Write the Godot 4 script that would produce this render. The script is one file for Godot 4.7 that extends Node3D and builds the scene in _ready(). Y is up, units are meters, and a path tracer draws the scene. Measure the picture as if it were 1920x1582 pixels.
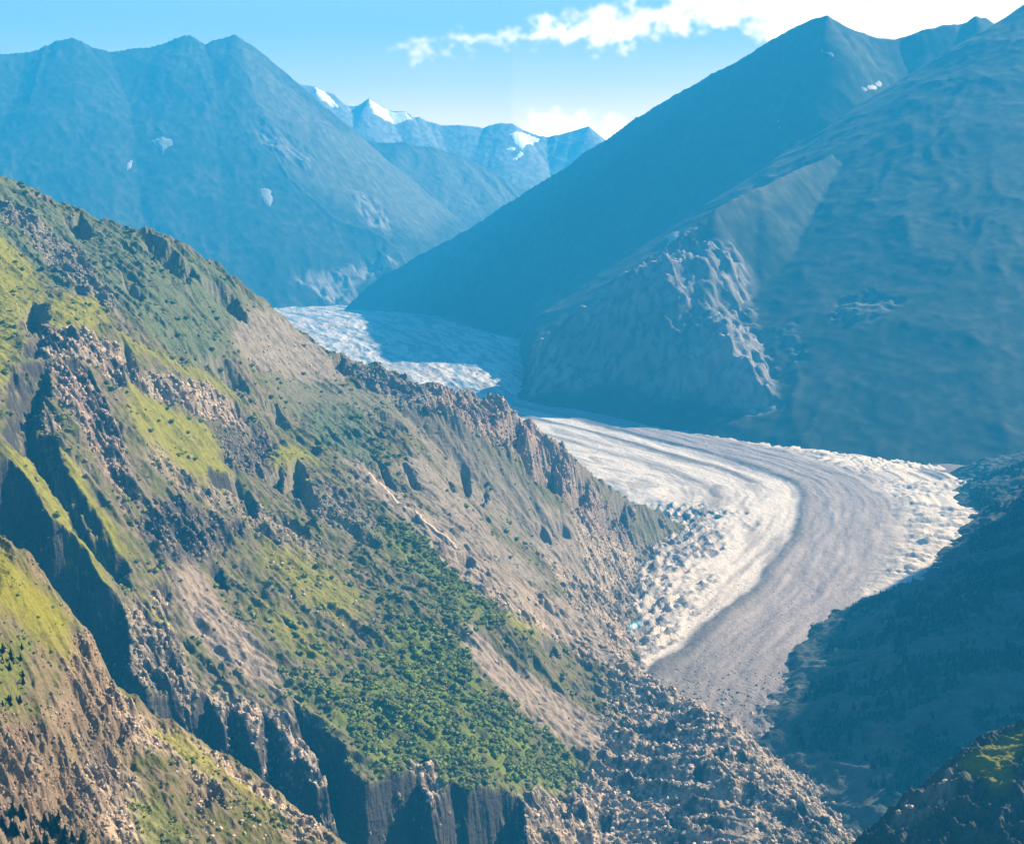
extends Node3D
# An alpine valley with a glacier, seen from high on its left flank. x runs right, z towards the viewer (so north is -z), metres.

var light_noise: FastNoiseLite
var lands := {}
var mats := {}

# ------------------------------------------------------------------ ground covers: [main colour, second colour, share of the second, ruggedness, shrubs per 100 m2]
const COVER := {
	"grass": [Color(0.185, 0.180, 0.018), Color(0.130, 0.108, 0.035), 0.24, 0.12, 0.14],
	"olive": [Color(0.098, 0.100, 0.030), Color(0.164, 0.127, 0.086), 0.46, 0.34, 0.22],
	"lush": [Color(0.120, 0.150, 0.020), Color(0.082, 0.086, 0.029), 0.40, 0.10, 3.6],
	"teal": [Color(0.086, 0.111, 0.051), Color(0.139, 0.127, 0.090), 0.32, 0.30, 0.12],
	"dull": [Color(0.123, 0.123, 0.070), Color(0.156, 0.135, 0.098), 0.40, 0.10, 0.10],
	"tan": [Color(0.350, 0.268, 0.195), Color(0.131, 0.094, 0.061), 0.36, 0.85, 0.0],
	"pink": [Color(0.347, 0.247, 0.183), Color(0.148, 0.107, 0.082), 0.36, 0.95, 0.0],
	"grey": [Color(0.225, 0.189, 0.157), Color(0.098, 0.086, 0.070), 0.40, 0.85, 0.0],
	"scree": [Color(0.283, 0.225, 0.173), Color(0.164, 0.127, 0.094), 0.40, 0.28, 0.0],
	"scree_grey": [Color(0.236, 0.195, 0.152), Color(0.139, 0.119, 0.086), 0.40, 0.16, 0.02],
	"rubble_grey": [Color(0.26, 0.21, 0.185), Color(0.11, 0.095, 0.09), 0.42, 0.8, 0.0],
	"warm": [Color(0.360, 0.250, 0.180), Color(0.200, 0.140, 0.115), 0.42, 0.95, 0.0],
	"painted_shade": [Color(0.046, 0.040, 0.044), Color(0.08, 0.07, 0.07), 0.4, 0.9, 0.0],  # rock darkened so that the ravine's shade is in the colour
	"brown": [Color(0.190, 0.135, 0.090), Color(0.090, 0.066, 0.050), 0.42, 1.0, 0.0],
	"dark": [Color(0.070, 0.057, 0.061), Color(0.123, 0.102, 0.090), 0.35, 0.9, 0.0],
	"rubble": [Color(0.400, 0.310, 0.225), Color(0.107, 0.082, 0.057), 0.38, 0.62, 0.0],
	"ice": [Color(0.459, 0.385, 0.295), Color(0.295, 0.254, 0.205), 0.35, 0.5, 0.0],
	"blue_ice": [Color(0.098, 0.246, 0.312), Color(0.180, 0.279, 0.312), 0.30, 0.3, 0.0],
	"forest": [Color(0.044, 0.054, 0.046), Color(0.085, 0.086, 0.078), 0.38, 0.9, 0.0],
	"alp": [Color(0.024, 0.032, 0.020), Color(0.070, 0.068, 0.052), 0.40, 0.5, 0.0],
	"alp_pale": [Color(0.098, 0.094, 0.061), Color(0.180, 0.164, 0.139), 0.30, 0.6, 0.0],
	"pale_rock": [Color(0.30, 0.29, 0.27), Color(0.16, 0.155, 0.14), 0.4, 0.5, 0.0],
	"slab": [Color(0.344, 0.295, 0.271), Color(0.057, 0.061, 0.049), 0.42, 1.0, 0.0],
	"snow": [Color(0.697, 0.697, 0.697), Color(0.615, 0.615, 0.623), 0.3, 0.1, 0.0],
}


class Land:
	var style := 0
	var xs := PackedFloat32Array()
	var ds := PackedFloat32Array()
	var nx := 0
	var nd := 0
	var h := PackedFloat32Array()
	var col := PackedColorArray()
	var rug := PackedFloat32Array()
	var bush := PackedFloat32Array()
	var segs := []          # roofs: [x, d, h, vx, vd, vh, 1/len2, slope]
	var tx := PackedFloat32Array()
	var td := PackedFloat32Array()
	var th := PackedFloat32Array()
	var tc := PackedFloat32Array()
	var back := 0.75
	var mid := []           # the glacier's flow line
	var rim := PackedVector2Array()
	var lo_n := FastNoiseLite.new()
	var hi_n := FastNoiseLite.new()
	var rg_n := FastNoiseLite.new()
	var sp_n := FastNoiseLite.new()
	var ce_n := FastNoiseLite.new()
	var cover := {}
	var wide := 0.40
	var margin := 60.0
	var rows := []
	# what the row workers need for the present feature
	var p := PackedVector2Array()
	var p_i0 := 0
	var p_i1 := 0
	var p_j0 := 0
	var op := ""
	var a1 := 0.0
	var a2 := 0.0
	var a3 := 0.0
	var a4 := -1.0
	var cv := []

	func _init(s: int, kinds: Dictionary) -> void:
		style = s
		cover = kinds
		lo_n.seed = 11 + s
		lo_n.noise_type = FastNoiseLite.TYPE_SIMPLEX_SMOOTH
		lo_n.frequency = 1.0
		lo_n.fractal_octaves = 4
		hi_n.seed = 31 + s
		hi_n.noise_type = FastNoiseLite.TYPE_SIMPLEX_SMOOTH
		hi_n.frequency = 1.0
		hi_n.fractal_octaves = 3
		hi_n.fractal_gain = 0.6
		rg_n.seed = 57 + s
		rg_n.noise_type = FastNoiseLite.TYPE_SIMPLEX
		rg_n.frequency = 1.0
		rg_n.fractal_type = FastNoiseLite.FRACTAL_RIDGED
		rg_n.fractal_octaves = 4
		sp_n.seed = 91 + s
		sp_n.noise_type = FastNoiseLite.TYPE_SIMPLEX
		sp_n.frequency = 1.0
		sp_n.fractal_octaves = 3
		sp_n.fractal_gain = 0.62
		ce_n.seed = 17 + s
		ce_n.noise_type = FastNoiseLite.TYPE_CELLULAR
		ce_n.cellular_return_type = FastNoiseLite.RETURN_CELL_VALUE
		ce_n.frequency = 1.0
		ce_n.fractal_octaves = 3
		ce_n.fractal_gain = 0.5
		ce_n.domain_warp_enabled = true
		ce_n.domain_warp_amplitude = 0.5
		ce_n.domain_warp_frequency = 1.2

	func axis(from: float, to: float, step: float, growth := 0.0) -> PackedFloat32Array:
		var a := PackedFloat32Array()
		var v := from
		while v < to:
			a.append(v)
			v += step + growth * absf(v - from)
		if to - a[a.size() - 1] > 0.01:
			a.append(to)
		return a

	func span(x_axis: PackedFloat32Array, d_axis: PackedFloat32Array) -> void:
		xs = x_axis
		ds = d_axis
		nx = xs.size()
		nd = ds.size()
		h.resize(nx * nd)
		col.resize(nx * nd)
		rug.resize(nx * nd)
		bush.resize(nx * nd)

	func ridge(slope: float, s: String) -> void:
		var q := []
		for w in s.split(" ", false):
			var f := w.split_floats(",")
			q.append(f)
		for k in q.size() - 1:
			var a = q[k]
			var b = q[k + 1]
			var vx: float = b[0] - a[0]
			var vd: float = b[1] - a[1]
			segs.append([a[0], a[1], a[2], vx, vd, b[2] - a[2], 1.0 / maxf(1e-6, vx * vx + vd * vd), slope])

	func lerp_table(x: float) -> Vector3:
		var n := tx.size()
		if x <= tx[0]:
			return Vector3(td[0], th[0], tc[0])
		if x >= tx[n - 1]:
			return Vector3(td[n - 1], th[n - 1], tc[n - 1])
		var k := tx.bsearch(x) - 1
		k = clampi(k, 0, n - 2)
		var t := (x - tx[k]) / (tx[k + 1] - tx[k])
		return Vector3(lerpf(td[k], td[k + 1], t), lerpf(th[k], th[k + 1], t), lerpf(tc[k], tc[k + 1], t))

	static func floor_at(d: float) -> float:
		if d < 1750.0:
			return lerpf(-830.0, -709.0, clampf((d - 500.0) / 1250.0, 0.0, 1.0))
		if d < 2000.0:
			return lerpf(-709.0, -690.0, (d - 1750.0) / 250.0)
		if d < 7700.0:
			return lerpf(-690.0, -400.0, (d - 2000.0) / 5700.0)
		return lerpf(-400.0, -130.0, minf(1.0, (d - 7700.0) / 5300.0))

	func rim_distance(x: float, d: float) -> float:   # positive inside the outline
		var q := Vector2(x, d)
		var best := 1e12
		var inside := false
		var n := rim.size()
		for k in n:
			var a := rim[k]
			var b := rim[(k + 1) % n]
			var v := b - a
			var t := clampf((q - a).dot(v) / maxf(1e-9, v.length_squared()), 0.0, 1.0)
			best = minf(best, (q - a - v * t).length_squared())
			if (a.y > d) != (b.y > d) and x < (b.x - a.x) * (d - a.y) / (b.y - a.y) + a.x:
				inside = not inside
		return sqrt(best) if inside else -sqrt(best)

	func roof(x: float, d: float) -> float:
		var best := -1e9
		for s in segs:
			var ex: float = x - s[0]
			var ed: float = d - s[1]
			var t := clampf((ex * s[3] + ed * s[4]) * s[6], 0.0, 1.0)
			ex -= t * s[3]
			ed -= t * s[4]
			var v: float = s[2] + t * s[5] - s[7] * sqrt(ex * ex + ed * ed)
			if v > best:
				best = v
		return best

	# signed distance along the flow line: x = across (right positive), y = along
	func flow(x: float, d: float) -> Vector2:
		var q := Vector2(x, d)
		var best := 1e12
		var out := Vector2.ZERO
		var run := 0.0
		for k in mid.size() - 1:
			var a: Vector2 = mid[k]
			var b: Vector2 = mid[k + 1]
			var v := b - a
			var l := v.length()
			var t := clampf((q - a).dot(v) / (l * l), 0.0, 1.0)
			var e := q - a - v * t
			var dd := e.length_squared()
			if dd < best:
				best = dd
				out = Vector2(sqrt(dd) * signf(v.x * e.y - v.y * e.x), run + l * t)
			run += l
		return out

	func start_row(j: int) -> void:
		var d := ds[j]
		for i in nx:
			var x := xs[i]
			var k := j * nx + i
			if absf(x) > wide * d + margin + 30.0:
				h[k] = -3000.0
				continue
			var v := 0.0
			match style:
				0, 1, 5:
					var t := lerp_table(x)
					var s := d - t.x
					v = t.y - (back * s if s > 0.0 else -t.z * s)
					if style == 0:
						var r := rim_distance(x, d)
						v = minf(v, floor_at(d) + 4.0 + ((0.95 + 1.0 * clampf((d - 2450.0) / 250.0, 0.0, 1.0)) * r if r > 0.0 else 0.6 * r))
				2, 3, 4, 8:
					v = roof(x, d)
				6:
					v = floor_at(d)
				7:
					var r := rim_distance(x, d)
					v = floor_at(d) + (0.36 * minf(r, 260.0) + 0.3 * maxf(0.0, r - 420.0) if r > 0.0 else 0.5 * r)
			h[k] = v
			rug[k] = 0.5

	func noise_row(j: int) -> void:
		var d := ds[j]
		for i in nx:
			var k := j * nx + i
			if h[k] < -2500.0:
				continue
			var x := xs[i]
			var r := rug[k]
			var v := h[k]
			match style:
				0:
					var s := 0.94 * x - 0.34 * d
					var t := 0.34 * x + 0.94 * d
					r *= 0.62 + 0.75 * smoothstep(-0.35, 0.45, lo_n.get_noise_2d(x / 75.0 + 20.0, d / 95.0))
					v += 10.0 * lo_n.get_noise_2d(s / 230.0, t / 110.0)
					v += (2.5 + 16.0 * r) * rg_n.get_noise_2d(s / 190.0, t / 66.0) - 5.0 * r
					v += (1.6 + 8.0 * r) * hi_n.get_noise_2d(s / 40.0, t / 27.0)
					v += (0.5 + 5.0 * r) * sp_n.get_noise_2d(x / 15.0, d / 15.0)
				1, 5:
					var s := 0.94 * x - 0.34 * d
					var t := 0.34 * x + 0.94 * d
					v += 4.0 * lo_n.get_noise_2d(s / 110.0, t / 50.0)
					v += (1.0 + 7.0 * r) * rg_n.get_noise_2d(s / 70.0, t / 32.0)
					v += (0.8 + 3.2 * r) * hi_n.get_noise_2d(s / 16.0, t / 11.0)
					v += (0.3 + 1.3 * r) * sp_n.get_noise_2d(x / 5.0, d / 5.0)
				3:
					v += (8.0 + 20.0 * r) * rg_n.get_noise_2d(x / 760.0, d / 760.0) - 10.0 * r
					var bend := 260.0 * lo_n.get_noise_2d(x / 900.0, d / 900.0)
					var share := 0.25 + 0.9 * smoothstep(-0.3, 0.5, lo_n.get_noise_2d(x / 700.0 + 9.0, d / 700.0))
					v += 26.0 * r * share * rg_n.get_noise_2d((0.95 * x + 0.3 * d + bend) / 330.0, (0.95 * d - 0.3 * x) / 1000.0)
					v += 14.0 * maxf(0.0, r - 0.45) * sp_n.get_noise_2d(x / 46.0, d / 70.0)
				2, 4, 8:
					v += (3.0 + 13.0 * r) * rg_n.get_noise_2d(x / 640.0, d / 640.0) - 5.0 * r
					var bend := 240.0 * lo_n.get_noise_2d(x / 800.0, d / 800.0)
					var share := 0.2 + 0.9 * smoothstep(-0.3, 0.5, lo_n.get_noise_2d(x / 600.0 + 9.0, d / 600.0))
					v += 13.0 * r * share * rg_n.get_noise_2d((0.76 * x - 0.65 * d + bend) / 300.0, (0.65 * x + 0.76 * d) / 1000.0) - 6.0 * r
					v += 34.0 * maxf(0.0, r - 0.52) * sp_n.get_noise_2d(x / 34.0, d / 34.0)
				6:
					v += 7.0 * rg_n.get_noise_2d(x / 90.0, d / 90.0) + 4.0 * hi_n.get_noise_2d(x / 22.0, d / 22.0) - 1.0
				7:
					v += 14.0 * lo_n.get_noise_2d(x / 240.0, d / 240.0)
					v += (1.0 + 7.0 * r) * rg_n.get_noise_2d(x / 170.0, d / 170.0)
					v += (0.8 + 4.5 * r) * hi_n.get_noise_2d(x / 26.0, d / 26.0)
			h[k] = v

	# broken rock: blocks and ledges with sharp steps where the ground is rugged
	func fracture_row(j: int) -> void:
		var d := ds[j]
		var far := style == 0
		var u := 21.0 if far else (70.0 if style == 2 or style == 3 else 5.5)
		var amp := 7.5 if far else (26.0 if style == 2 or style == 3 else 3.6)
		for i in nx:
			var k := j * nx + i
			var r := rug[k]
			if h[k] < -2500.0 or r < 0.2 or (amp > 20.0 and r < 0.62):
				continue
			var x := xs[i]
			var s := 0.94 * x - 0.34 * d
			var t := 0.34 * x + 0.94 * d
			var b := ce_n.get_noise_2d(s / (u * 1.5), t / u)
			h[k] += (r - 0.15) * b * amp

	func fracture() -> void:
		run(fracture_row, nd)

	func in_poly(q: Vector2) -> float:   # signed distance, positive inside
		var best := 1e12
		var inside := false
		var n := p.size()
		var j := n - 1
		for k in n:
			var a := p[j]
			var b := p[k]
			j = k
			var v := b - a
			var e := q - a
			var t := clampf(e.dot(v) / maxf(1e-9, v.length_squared()), 0.0, 1.0)
			best = minf(best, (e - v * t).length_squared())
			if (a.y > q.y) != (b.y > q.y) and q.x < (b.x - a.x) * (q.y - a.y) / (b.y - a.y) + a.x:
				inside = not inside
		return sqrt(best) if inside else -sqrt(best)

	func feature_row(jj: int) -> void:
		var j := p_j0 + jj
		var d := ds[j]
		for i in range(p_i0, p_i1):
			var k := j * nx + i
			if h[k] < -2500.0:
				continue
			var x := xs[i]
			var jag := Vector2(hi_n.get_noise_2d(x / a3, d / a3), hi_n.get_noise_2d(x / a3 + 71.0, d / a3 - 33.0)) * a3 * 0.28
			if op != "tint":
				jag += Vector2(lo_n.get_noise_2d(x / (a3 * 4.0), d / (a3 * 4.0)), lo_n.get_noise_2d(x / (a3 * 4.0) + 50.0, d / (a3 * 4.0))) * a3 * 0.5
			if op == "pit" and a1 > 3.2 and a2 > 150.0:
				jag *= 0.5
			var r := in_poly(Vector2(x, d) + jag)
			if op == "pit":
				if r > 0.0:
					var drop := minf(r * a1, a2)
					h[k] -= drop + minf(1.0, drop / 20.0) * (minf(2.6, a2 * 0.05) * sin(drop / 7.5 + 5.0 * jag.x / a3) + minf(13.0, a2 * 0.06) * sp_n.get_noise_2d(x / 17.0, drop / 22.0 + d / 60.0))
			elif op == "mound":
				if r > 0.0:
					h[k] += minf(r * a1, a2)
			else:
				var w := smoothstep(-a1, a1, r) * a2
				if w > 0.0:
					var n := sp_n.get_noise_2d(x / (a3 * 0.55), d / (a3 * 0.55)) * 0.5 + 0.5
					var share: float = cv[2]
					var c: Color = cv[0].lerp(cv[1], smoothstep(share + 0.22, share - 0.22, n))
					col[k] = col[k].lerp(c, w)
					rug[k] = lerpf(rug[k], cv[3], w)
					bush[k] = lerpf(bush[k], cv[4], w)

	func feature(kind: String, s: String, b1: float, b2: float, b3: float) -> void:
		p = PackedVector2Array()
		var lo := Vector2(1e9, 1e9)
		var hi := -lo
		for w in s.split(" ", false):
			var f := w.split_floats(",")
			var q := Vector2(f[0], f[1])
			p.append(q)
			lo = lo.min(q)
			hi = hi.max(q)
		op = kind
		a1 = b1
		a2 = b2
		a3 = b3
		var grow := b3 + (b1 if kind == "tint" else 0.0)
		p_i0 = clampi(xs.bsearch(lo.x - grow), 0, nx)
		p_i1 = clampi(xs.bsearch(hi.x + grow), 0, nx)
		p_j0 = clampi(ds.bsearch(lo.y - grow), 0, nd)
		var j1 := clampi(ds.bsearch(hi.y + grow), 0, nd)
		if p_i1 > p_i0 and j1 > p_j0:
			run(feature_row, j1 - p_j0)

	func pit(s: String, slope: float, most: float, jag := 14.0) -> void:
		feature("pit", s, slope, most, jag)

	func mound(s: String, slope: float, most: float, jag := 14.0) -> void:
		feature("mound", s, slope, most, jag)

	func tint(c: String, s: String, soft: float, strength := 1.0, jag := 24.0) -> void:
		cv = cover[c]
		feature("tint", s, soft, strength, jag)

	func fill_row(j: int) -> void:
		var d := ds[j]
		for i in nx:
			var k := j * nx + i
			var x := xs[i]
			var n := sp_n.get_noise_2d(x / a3, d / a3) * 0.5 + 0.5 + 0.3 * lo_n.get_noise_2d(x / (a3 * 7.0), d / (a3 * 7.0))
			var share: float = cv[2]
			col[k] = cv[0].lerp(cv[1], smoothstep(share + 0.22, share - 0.22, n))
			rug[k] = cv[3]
			bush[k] = cv[4]

	func fill(c: String, grain: float) -> void:
		cv = cover[c]
		a3 = grain
		run(fill_row, nd)

	func ice_row(j: int) -> void:
		var d := ds[j]
		for i in nx:
			var k := j * nx + i
			if h[k] < -2500.0:
				continue
			var x := xs[i]
			var f := flow(x, d)
			var t := f.x
			var s := f.y
			var r := rim_distance(x, d)
			var wob := lo_n.get_noise_2d(s / 420.0, t / 160.0) * 26.0
			var tt := t + wob * 0.6
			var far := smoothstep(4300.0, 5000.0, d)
			# clean ice with long dirt bands drawn out by the flow
			var patchy := lo_n.get_noise_2d(s / 700.0 + 5.0, t / 130.0 - 9.0)
			var c := Color(0.66, 0.57, 0.47)
			var bands := sp_n.get_noise_2d(s / 600.0, tt / (34.0 + 10.0 * patchy))
			c = c.lerp(Color(0.30, 0.25, 0.21), clampf(bands * 1.2 + 0.15 + patchy * 0.9, 0.0, 0.75))
			# debris: the middle moraine, a second one to its left, and the wide stony belt to its right
			var moraine := exp(-pow((tt - 2.0) / 15.0, 2.0))
			var second := exp(-pow((tt + 88.0) / 15.0, 2.0)) * smoothstep(1700.0, 2300.0, s) * (1.0 - smoothstep(4300.0, 4700.0, s) )
			var third := exp(-pow((tt + 215.0) / 20.0, 2.0)) * 0.7
			var belt := smoothstep(4.0, 20.0, tt) * (1.0 - smoothstep(170.0, 260.0, tt + 60.0 * lo_n.get_noise_2d(s / 150.0, 4.0)))
			belt = maxf(belt, smoothstep(5300.0, 5700.0, s) * smoothstep(-40.0, 20.0, tt) * 0.9)
			var dirt := sp_n.get_noise_2d(x / 18.0, d / 18.0) * 0.5 + 0.5
			var stones := Color(0.21, 0.175, 0.165).lerp(Color(0.36, 0.30, 0.27), clampf(dirt * 0.45 + 0.25 + 0.75 * sp_n.get_noise_2d(s / 420.0 + 3.0, tt / 22.0), 0.0, 1.0))
			stones = stones.lerp(Color(0.13, 0.105, 0.095), smoothstep(2600.0, 1980.0, d) * 0.8)
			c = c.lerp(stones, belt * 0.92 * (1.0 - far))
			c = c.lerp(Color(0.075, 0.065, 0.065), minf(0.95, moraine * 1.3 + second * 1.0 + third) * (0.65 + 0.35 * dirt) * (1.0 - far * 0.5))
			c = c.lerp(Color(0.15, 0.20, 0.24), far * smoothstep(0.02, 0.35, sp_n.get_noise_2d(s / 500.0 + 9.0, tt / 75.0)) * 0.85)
			# crevasses: across the flow at the edges, in a maze where the ice breaks up near its left margin
			var edge_r := smoothstep(150.0, 260.0, tt) * (1.0 - far)
			var maze := 1.0 - smoothstep(50.0, 190.0, r + 90.0 * lo_n.get_noise_2d(x / 130.0, d / 130.0) + 400.0 * smoothstep(-50.0, 30.0, tt))
			maze *= (1.0 - far) * smoothstep(3420.0, 3200.0, d)
			var v := h[k]
			v += 6.0 * moraine * (1.0 - far) + 3.0 * second
			v += 3.0 * lo_n.get_noise_2d(s / 140.0, t / 70.0)
			var cr := rg_n.get_noise_2d(s / 68.0 + t / 300.0, t / 360.0)
			v += edge_r * (11.0 * cr + 3.0 * ce_n.get_noise_2d(s / 22.0, t / 60.0) + 4.0 * hi_n.get_noise_2d(s / 30.0, t / 60.0))
			v += maze * (13.0 * rg_n.get_noise_2d(s / 120.0 - t / 150.0 + 31.0, t / 48.0 + s / 260.0) + 5.0 * hi_n.get_noise_2d(s / 40.0, t / 15.0) + 4.5 * ce_n.get_noise_2d(s / 30.0, t / 12.0))
			v += far * 5.0 * rg_n.get_noise_2d(s / 260.0, t / 90.0)
			v += (1.0 + 0.5 * belt + 2.5 * smoothstep(2400.0, 2000.0, d)) * hi_n.get_noise_2d(s / 90.0, t / 12.0)
			v += 3.0 * belt * lo_n.get_noise_2d(s / 420.0, t / 40.0)
			var deep := clampf(-cr, 0.0, 1.0) * edge_r
			c = c.lerp(Color(0.66, 0.56, 0.44), edge_r * 0.7 * (0.6 + 0.4 * dirt))
			c = c.lerp(Color(0.54, 0.45, 0.36).lerp(Color(0.13, 0.125, 0.135), smoothstep(0.42, 0.66, sp_n.get_noise_2d(s / 90.0 + 40.0, t / 30.0) * 0.5 + 0.5)), maze * 0.8)
			v -= maxf(0.0, 60.0 - r) * 0.12
			h[k] = v
			col[k] = c

	func slope_row(j: int) -> void:   # bare rock where the ground is steep; shade painted on the ravine walls
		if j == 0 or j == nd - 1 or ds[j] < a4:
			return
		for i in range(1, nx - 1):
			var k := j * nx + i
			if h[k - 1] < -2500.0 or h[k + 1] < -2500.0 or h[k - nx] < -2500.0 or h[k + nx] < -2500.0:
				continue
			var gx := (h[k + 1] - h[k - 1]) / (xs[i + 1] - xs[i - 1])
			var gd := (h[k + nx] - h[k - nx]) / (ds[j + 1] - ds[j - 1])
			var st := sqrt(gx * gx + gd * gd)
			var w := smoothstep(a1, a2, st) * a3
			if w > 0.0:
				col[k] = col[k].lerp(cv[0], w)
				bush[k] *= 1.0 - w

	func bare(c: String, from: float, to: float, strength: float, before := 1e9, after := -1.0) -> void:
		a4 = after
		cv = cover[c]
		a1 = from
		a2 = to
		a3 = strength
		run(slope_row, clampi(ds.bsearch(before), 0, nd))

	func height(x: float, d: float) -> float:
		var i := clampi(xs.bsearch(x) - 1, 0, nx - 2)
		var j := clampi(ds.bsearch(d) - 1, 0, nd - 2)
		var u := clampf((x - xs[i]) / (xs[i + 1] - xs[i]), 0.0, 1.0)
		var w := clampf((d - ds[j]) / (ds[j + 1] - ds[j]), 0.0, 1.0)
		var k := j * nx + i
		return lerpf(lerpf(h[k], h[k + 1], u), lerpf(h[k + nx], h[k + nx + 1], u), w)

	func near_index(x: float, d: float) -> int:
		return clampi(ds.bsearch(d), 0, nd - 1) * nx + clampi(xs.bsearch(x), 0, nx - 1)

	func normal_at(x: float, d: float) -> Vector3:
		var e := 3.0
		return Vector3(-(height(x + e, d) - height(x - e, d)) / (2.0 * e), 1.0, (height(x, d + e) - height(x, d - e)) / (2.0 * e)).normalized()

	func run(f: Callable, n: int) -> void:
		var id := WorkerThreadPool.add_group_task(f, n)
		WorkerThreadPool.wait_for_group_task_completion(id)

	func start() -> void:
		run(start_row, nd)

	func roughen() -> void:
		run(noise_row, nd)

	func mesh_row(j: int) -> void:
		var v := PackedVector3Array()
		var n := PackedVector3Array()
		v.resize(nx)
		n.resize(nx)
		var ja := maxi(j - 1, 0)
		var jb := mini(j + 1, nd - 1)
		var tri := PackedInt32Array()
		for i in nx:
			var k := j * nx + i
			v[i] = Vector3(xs[i], h[k] + 720.0, -ds[j])
			if h[k] < -2500.0:
				n[i] = Vector3.UP
				continue
			var ia := maxi(i - 1, 0)
			var ib := mini(i + 1, nx - 1)
			var gx := (h[j * nx + ib] - h[j * nx + ia]) / (xs[ib] - xs[ia])
			var gd := (h[jb * nx + i] - h[ja * nx + i]) / (ds[jb] - ds[ja])
			n[i] = Vector3(-clampf(gx, -9.0, 9.0), 1.0, clampf(gd, -9.0, 9.0)).normalized()
			if j < nd - 1 and i < nx - 1:
				if h[k + 1] > -2500.0 and h[k + nx] > -2500.0 and h[k + nx + 1] > -2500.0 and keep(i, j):
					tri.append_array(PackedInt32Array([k, k + nx, k + 1, k + 1, k + nx, k + nx + 1]))
		rows[j] = [v, n, tri]

	func keep(i: int, j: int) -> bool:
		var x := xs[i]
		var d := ds[j]
		if absf(x) > wide * d + margin:
			return false
		match style:
			0:
				return d < lerp_table(x).x + 160.0
			6:
				return rim_distance(x, d) > -110.0
			7:
				return rim_distance(x, d) > -60.0
			2, 3:
				return h[j * nx + i] > floor_at(d) - 90.0
		return true

	func mesh() -> ArrayMesh:
		rows.resize(nd)
		run(mesh_row, nd)
		var v := PackedVector3Array()
		var n := PackedVector3Array()
		var tri := PackedInt32Array()
		for r in rows:
			v.append_array(r[0])
			n.append_array(r[1])
			tri.append_array(r[2])
		rows.clear()
		# leave out the points no triangle uses
		var use := PackedInt32Array()
		use.resize(v.size())
		use.fill(-1)
		var vv := PackedVector3Array()
		var nn := PackedVector3Array()
		var cc := PackedColorArray()
		var c := 0
		for k in tri.size():
			var q := tri[k]
			if use[q] < 0:
				use[q] = c
				c += 1
				vv.append(v[q])
				nn.append(n[q])
				cc.append(col[q])
			tri[k] = use[q]
		var arr := []
		arr.resize(Mesh.ARRAY_MAX)
		arr[Mesh.ARRAY_VERTEX] = vv
		arr[Mesh.ARRAY_NORMAL] = nn
		arr[Mesh.ARRAY_COLOR] = cc
		arr[Mesh.ARRAY_INDEX] = tri
		var m := ArrayMesh.new()
		m.add_surface_from_arrays(Mesh.PRIMITIVE_TRIANGLES, arr)
		print(style, " triangles ", tri.size() / 3)
		return m


# ------------------------------------------------------------------ helpers
func lin(c: Color) -> Color:
	return c.linear_to_srgb()


func grain_texture(freq: float, low: float, high: float, s: int, ridged := false) -> NoiseTexture2D:
	var n := FastNoiseLite.new()
	n.seed = s
	n.noise_type = FastNoiseLite.TYPE_SIMPLEX_SMOOTH
	n.frequency = freq
	n.fractal_octaves = 5
	n.fractal_gain = 0.62
	if ridged:
		n.fractal_type = FastNoiseLite.FRACTAL_RIDGED
	var g := Gradient.new()
	g.set_color(0, Color(low, low, low))
	g.set_color(1, Color(high, high, high))
	var t := NoiseTexture2D.new()
	t.width = 512
	t.height = 512
	t.seamless = true
	t.noise = n
	t.color_ramp = g
	return t


func ground_material(called: String, tile: float, relief_tile: float, relief: float, low := 0.62) -> StandardMaterial3D:
	var m := StandardMaterial3D.new()
	m.resource_name = called
	m.vertex_color_use_as_albedo = true
	m.albedo_texture = mats.grain
	m.uv1_triplanar = true
	m.uv1_world_triplanar = true
	m.uv1_scale = Vector3.ONE / tile
	m.roughness = 0.92
	m.metallic_specular = 0.25
	if relief > 0.0:
		m.heightmap_enabled = true
		m.heightmap_texture = mats.relief
		m.heightmap_scale = relief * 100.0
	return m


func structure(called: String, m: Mesh, mat: Material, label := "") -> MeshInstance3D:
	var o := MeshInstance3D.new()
	o.name = called
	o.mesh = m
	o.material_override = mat
	o.set_meta("kind", "structure")
	if label:
		o.set_meta("label", label)
	add_child(o, true)
	return o


func tag(o: Node3D, label: String, category: String, group := "") -> void:
	o.set_meta("label", label)
	o.set_meta("category", category)
	if group:
		o.set_meta("group", group)


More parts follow.
